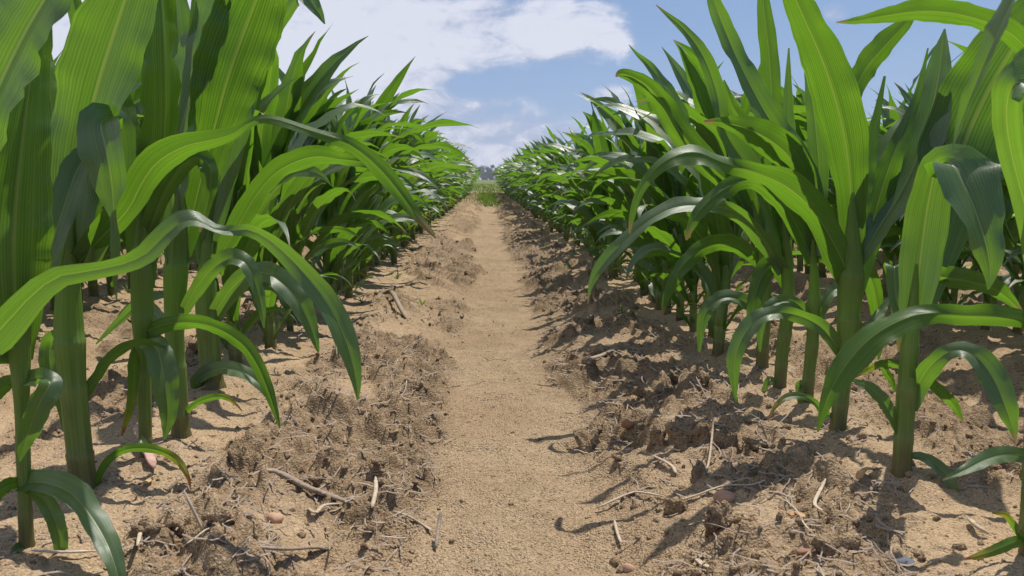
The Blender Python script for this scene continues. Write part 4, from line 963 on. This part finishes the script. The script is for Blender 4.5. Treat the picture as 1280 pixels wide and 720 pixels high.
stick([(1028, 644), (1018, 634), (1026, 622, .006), (1031, 618, .012)], .0018, 'straw', 'crumpled white husk in the soil left of the big leaf shadow', 'husk', 'husk', .004, .4)
stick([(1210, 653), (1222, 664), (1236, 673)], .0026, 'straw', 'white straw near the plant at the right picture edge')
stick([(1072, 606, .002), (1078, 597, .004), (1088, 592, .002)], .0042, 'dead_leaf', 'curled yellow brown leaf scrap left of the right foreground stalk', 'dead leaf', 'dead_leaf', .004, .3)
stick([(985, 650), (996, 646), (1004, 652)], .0042, 'dead_leaf', 'small tan leaf scrap on the lit right soil', 'dead leaf', 'dead_leaf', .004, .3)
stick([(173, 556, .02), (180, 566, .012), (188, 580, .004), (193, 590, 0)], .0052, 'dead_leaf_pink', 'pinkish withered leaf scrap at the foot of a slim left plant', 'dead leaf', 'dead_leaf', .004, .25)
stick([(180, 608), (188, 603), (193, 598)], .0032, 'dead_leaf', 'brown curled scrap on soil below the pinkish withered leaf', 'dead leaf', 'dead_leaf', .003, .3)
stick([(385, 640), (395, 646), (405, 642, .004), (428, 634)], .0020, 'straw', 'whitish frayed straw beside the thick grey stalk')
stick([(465, 640), (470, 625, .006), (470, 615, .012)], .0022, 'straw', 'pale upright straw stub right of the thick grey stalk')
stick([(172, 688), (178, 672, .004), (186, 663), (200, 655)], .0018, 'straw', 'pale straw forks lying below the left foreground stalk')
stick([(40, 694), (80, 696), (125, 694)], .0018, 'straw', 'long straight straw beside the leftmost stalk')

stick([(487, 428), (508, 436), (530, 447)], .0012, 'straw_grey', 'thin dark twig on the left half of the track, middle distance', 'twig', 'twig')
stick([(606, 446), (618, 452), (640, 449)], .0012, 'straw_grey', 'dark crooked twig in the centre of the track', 'twig', 'twig')
stick([(440, 452), (466, 460), (492, 463)], .0011, 'straw_grey', 'long thin twig reaching from the left shoulder onto the track', 'twig', 'twig')
stick([(560, 480), (600, 478), (648, 474)], .0007, 'straw', 'hair thin straw lying straight across the track', 'straw', 'straw')

for px, py, s, mat, label, nm in ((906, 626, (.011, .008, .008), 'stone_pink', 'round orange tan stone on the right shoulder', 'stone'),
                              (343, 651, (.0085, .007, .006), 'stone_pink', 'pinkish round stone in the lower left soil', 'stone'),
                              (1131, 705, (.0085, .0042, .0042), 'stone_white', 'small white pebble at the bottom right', 'pebble'),
                              (1015, 693, (.0125, .0034, .0034), 'stone_red', 'reddish brown stick shaped stone at the bottom right', 'stone'),
                              (1087, 683, (.0032, .0026, .0022), 'stone_red', 'tiny red pebble inside the big leaf shadow', 'pebble'),
                              (786, 713, (.006, .005, .005), 'stone_pink', 'dull brown stone at the bottom of the track', 'stone'),
                              (784, 532, (.008, .006, .006), 'stone_red', 'brown red stone among clods on the right shoulder', 'stone'),
                              (853, 518, (.006, .004, .004), 'stone_pink', 'small tan pebble beyond the tall clods on the right', 'pebble')):
    v, f = lump_mesh(rng, 3, .22)
    v = v * (1 + .22 * fbm(v[:, 0] + v[:, 2] * .6, v[:, 1] - v[:, 2] * .7, .9, int(px), 3))[:, None]
    p = at_ground(px, py)
    v = v / np.abs(v).max(axis=0)
    o = link(nm, mesh_from(nm, v * s, f, mat), None, (p.x, p.y, p.z + s[2] * .30))
    tag(o, label, nm)

# the tallest clods, each a lump of its own
for px, py, s, label in ((868, 556, .022, 'tall pointed clod in half shade on the right shoulder'), (800, 545, .014, 'rounded crumbling clod left of the tall pointed one'),
                         (820, 553, .014, 'dark broken clod close by the tall pointed one'), (875, 602, .010, 'small upright clod with straw leaning on it'),
                         (735, 558, .014, 'lone clod jutting into the track from the right'), (905, 565, .015, 'wide clod right of the tall pointed one'),
                         (900, 655, .013, 'broad eroded clod below the orange tan stone'), (880, 480, .012, 'grey brown clod in the shade of the right row'),
                         (300, 598, .015, 'low clod left of the thick grey stubble stalk'), (850, 640, .012, 'crumbly clod under the long pale straw')):
    v, f = lump_mesh(rng, 4, .7)
    v = v * (1 + .7 * fbm(v[:, 0] + v[:, 2] * .6, v[:, 1] - v[:, 2] * .7, .5, int(px), 4, .6))[:, None]
    p = at_ground(px, py)
    o = link('clod', mesh_from('clod', v * s * np.array((1, .8, 1.25)), f, 'clod_soil'), None, (p.x, p.y, p.z + s * .12))
    tag(o, label, 'clod')



# ------------------------------------------------------------------ weeds
def weed_parts(seed):
    r_ = np.random.default_rng(seed)
    out = []
    for k in range(int(r_.integers(4, 7))):
        out.append(grow_leaf(r_, r_.uniform(0, 6.28), (0, 0, 0), r_.uniform(.02, .05), r_.uniform(.003, .006), R(r_.uniform(10, 50)), R(r_.uniform(60, 140)), 1.4, 0, 7, U3, 'weed'))
    return out


WEEDS = [weed_parts(900 + k) for k in range(5)]
for x, y in [(-.30, 1.9), (-.27, 2.4), (-.33, 2.8), (-.31, 3.3), (.30, 2.2), (.27, 2.6), (.33, 3.0), (.25, 3.5), (-.28, 4.2), (.31, 4.4), (-.90, 1.75), (-.94, 2.1), (.96, 1.8), (1.0, 2.3), (-.16, 1.95), (.30, 1.72)]:
    root = bpy.data.objects.new('weed', None); col.objects.link(root)
    root.location = (x, y, gz(x, y)); root.empty_display_size = .02
    root.rotation_euler[2] = rng.uniform(0, 6.28)
    tag(root, 'tiny yellow green weed seedling sprouting at the foot of the maize', 'weed', 'weed seedlings')
    for me in WEEDS[rng.integers(5)]:
        link('leaf', me, root)

# low weeds closing the far end of the track
n = 2400
bx = MID + rng.normal(0, .26, n); by = 9.4 + 8.9 * rng.random(n) ** .7
h = rng.uniform(.015, .05, n) * np.clip((by - 8.4) / 2, .3, 1); az = rng.uniform(0, 6.28, n); ww = rng.uniform(.004, .011, n)
v = np.zeros((n, 3, 3))
v[:, 0] = np.stack([bx - ww * np.cos(az), by - ww * np.sin(az), 0 * bx - .03], 1)
v[:, 1] = np.stack([bx + ww * np.cos(az), by + ww * np.sin(az), 0 * bx - .03], 1)
v[:, 2] = np.stack([bx + rng.normal(0, .03, n), by + rng.normal(0, .03, n), h], 1)
tag(link('weeds', mesh_from('weeds', v.reshape(-1, 3), np.arange(n * 3).reshape(-1, 3), 'weed')), 'low green weeds closing the far end of the track', 'weeds', kind='stuff')

# ------------------------------------------------------------------ meadow and trees beyond the field
mx = np.r_[-900, -300, -100, np.linspace(-40, 40, 41), 100, 300, 900]
my = np.r_[np.linspace(18.3, 60, 24), 100, 200, 400, 900]
A, B = np.meshgrid(mx, my)
Z = .012 + .04 * fbm(A, B, 6.0, 400, 3) + np.clip((B - 18.3) / 60, 0, 1) * .06
Z[0] = -.01
tag(link('meadow', mesh_from('meadow', np.stack([A.ravel(), B.ravel(), Z.ravel()], 1), grid_faces(len(my), len(mx)), 'meadow')), 'pale green meadow beyond the end of the maize', kind='structure')
n = 9000
bx = rng.uniform(-9, 9, n); by = 18.1 + 30 * rng.random(n) ** 1.5
h = rng.uniform(.02, .07, n); az = rng.uniform(0, 6.28, n); ww = .004 + .0004 * by
v = np.zeros((n, 3, 3))
v[:, 0] = np.stack([bx - ww * np.cos(az), by - ww * np.sin(az), 0 * bx], 1)
v[:, 1] = np.stack([bx + ww * np.cos(az), by + ww * np.sin(az), 0 * bx], 1)
v[:, 2] = np.stack([bx + rng.normal(0, .03, n), by + rng.normal(0, .03, n), h + .04], 1)
tag(link('grass', mesh_from('grass', v.reshape(-1, 3), np.arange(n * 3).reshape(-1, 3), 'grass')), 'tall pale grass at the near edge of the meadow', 'grass', kind='stuff')


def crown_mesh(seed, w_, h_):
    r_ = np.random.default_rng(seed)
    cl = [(r_.normal(0, .34, 2), r_.uniform(.08, .95), r_.uniform(.22, .42)) for _ in range(13)]
    V = []; F = []
    for c, hz, rad in cl:
        rad *= 1 - .45 * abs(hz - .45)
        for _ in range(95):
            d = r_.normal(size=3); d /= np.linalg.norm(d)
            q = np.array([c[0], c[1], hz]) + d * rad * r_.uniform(.5, 1.05) * (1, 1, .62)
            a = r_.normal(size=3); a /= np.linalg.norm(a); b = np.cross(a, d); b /= max(np.linalg.norm(b), .01)
            s = r_.uniform(.025, .06)
            i = len(V)
            V += [q - a * s, q + b * s, q + a * s, q - b * s]
            F.append((i, i + 1, i + 2, i + 3))
    V = np.array(V) * (w_, w_, h_)
    return mesh_from('crown', V, np.array(F), 'tree_leaf', smooth=False)


def trunk_mesh(h_, r_):
    V = []; F = []
    for i, (z, k) in enumerate([(-.3, 1.5), (.5, 1.0), (h_ * .5, .7), (h_, .35)]):
        V += [(r_ * k * math.cos(a * PI / 4), r_ * k * math.sin(a * PI / 4), z) for a in range(8)]
    F = [(i * 8 + a, i * 8 + (a + 1) % 8, i * 8 + 8 + (a + 1) % 8, i * 8 + 8 + a) for i in range(3) for a in range(8)]
    for k in range(4):
        a = k * 1.6 + .4; z0 = h_ * (.45 + .1 * k); i = len(V)
        d = Vector((math.cos(a), math.sin(a), .9)).normalized()
        for q, rr_ in ((0, .35), (h_ * .5, .12)):
            for b in range(5):
                V.append((d.x * q + r_ * rr_ * math.cos(b * 1.257), d.y * q + r_ * rr_ * math.sin(b * 1.257), z0 + d.z * q))
        F += [(i + b, i + (b + 1) % 5, i + 5 + (b + 1) % 5, i + 5 + b) for b in range(5)]
    return mesh_from('trunk', V, F, 'bark')


CROWNS = [crown_mesh(40 + k, 4.6, 7.4) for k in range(4)]
TRUNK = trunk_mesh(4.0, .28)
# bearing (m from the track line), distance, size
tr_ = random.Random(23)
trees = []
tx = -46.0
while tx < 58:
    hump = .92 + .16 * math.sin(tx * .35 + 1) + (.34 if tx > 10 else 0) + (-.22 if -8.5 < tx < -6 or 4.0 < tx < 7 else 0)
    trees.append((tx, 338 + tr_.uniform(-10, 10) - (12 if tx > 10 else 0), hump * tr_.uniform(.88, 1.1)))
    tx += tr_.uniform(1.7, 2.9)
for x, y, s in trees:
    root = bpy.data.objects.new('tree', None); col.objects.link(root)
    root.location = (x, y, 0); root.scale = (s, s, s * .78); root.rotation_euler[2] = rng.uniform(0, 6.28)
    tag(root, 'distant dark bluish green tree standing beyond the far meadow', 'tree', 'trees beyond the meadow')
    link('trunk', TRUNK, root)
    link('crown', CROWNS[rng.integers(4)], root, (0, 0, -.3))


# ------------------------------------------------------------------ air between here and the trees
hz, t = new_mat('haze')
vol = t.n('ShaderNodeVolumePrincipled', {'Color': c4(.80, .86, .95), 'Density': .0008, 'Anisotropy': .3})
t.n('ShaderNodeOutputMaterial', {'Volume': vol.outputs[0]})
bm = bmesh.new()
bmesh.ops.create_cube(bm, size=1)
me = bpy.data.meshes.new('haze')
bm.to_mesh(me); bm.free()
me.materials.append(hz)
o = link('haze', me, None, (0, 1000, 5.2))
o.scale = (6400, 8400, 13)
tag(o, 'thin summer haze over the field', 'haze', kind='stuff')
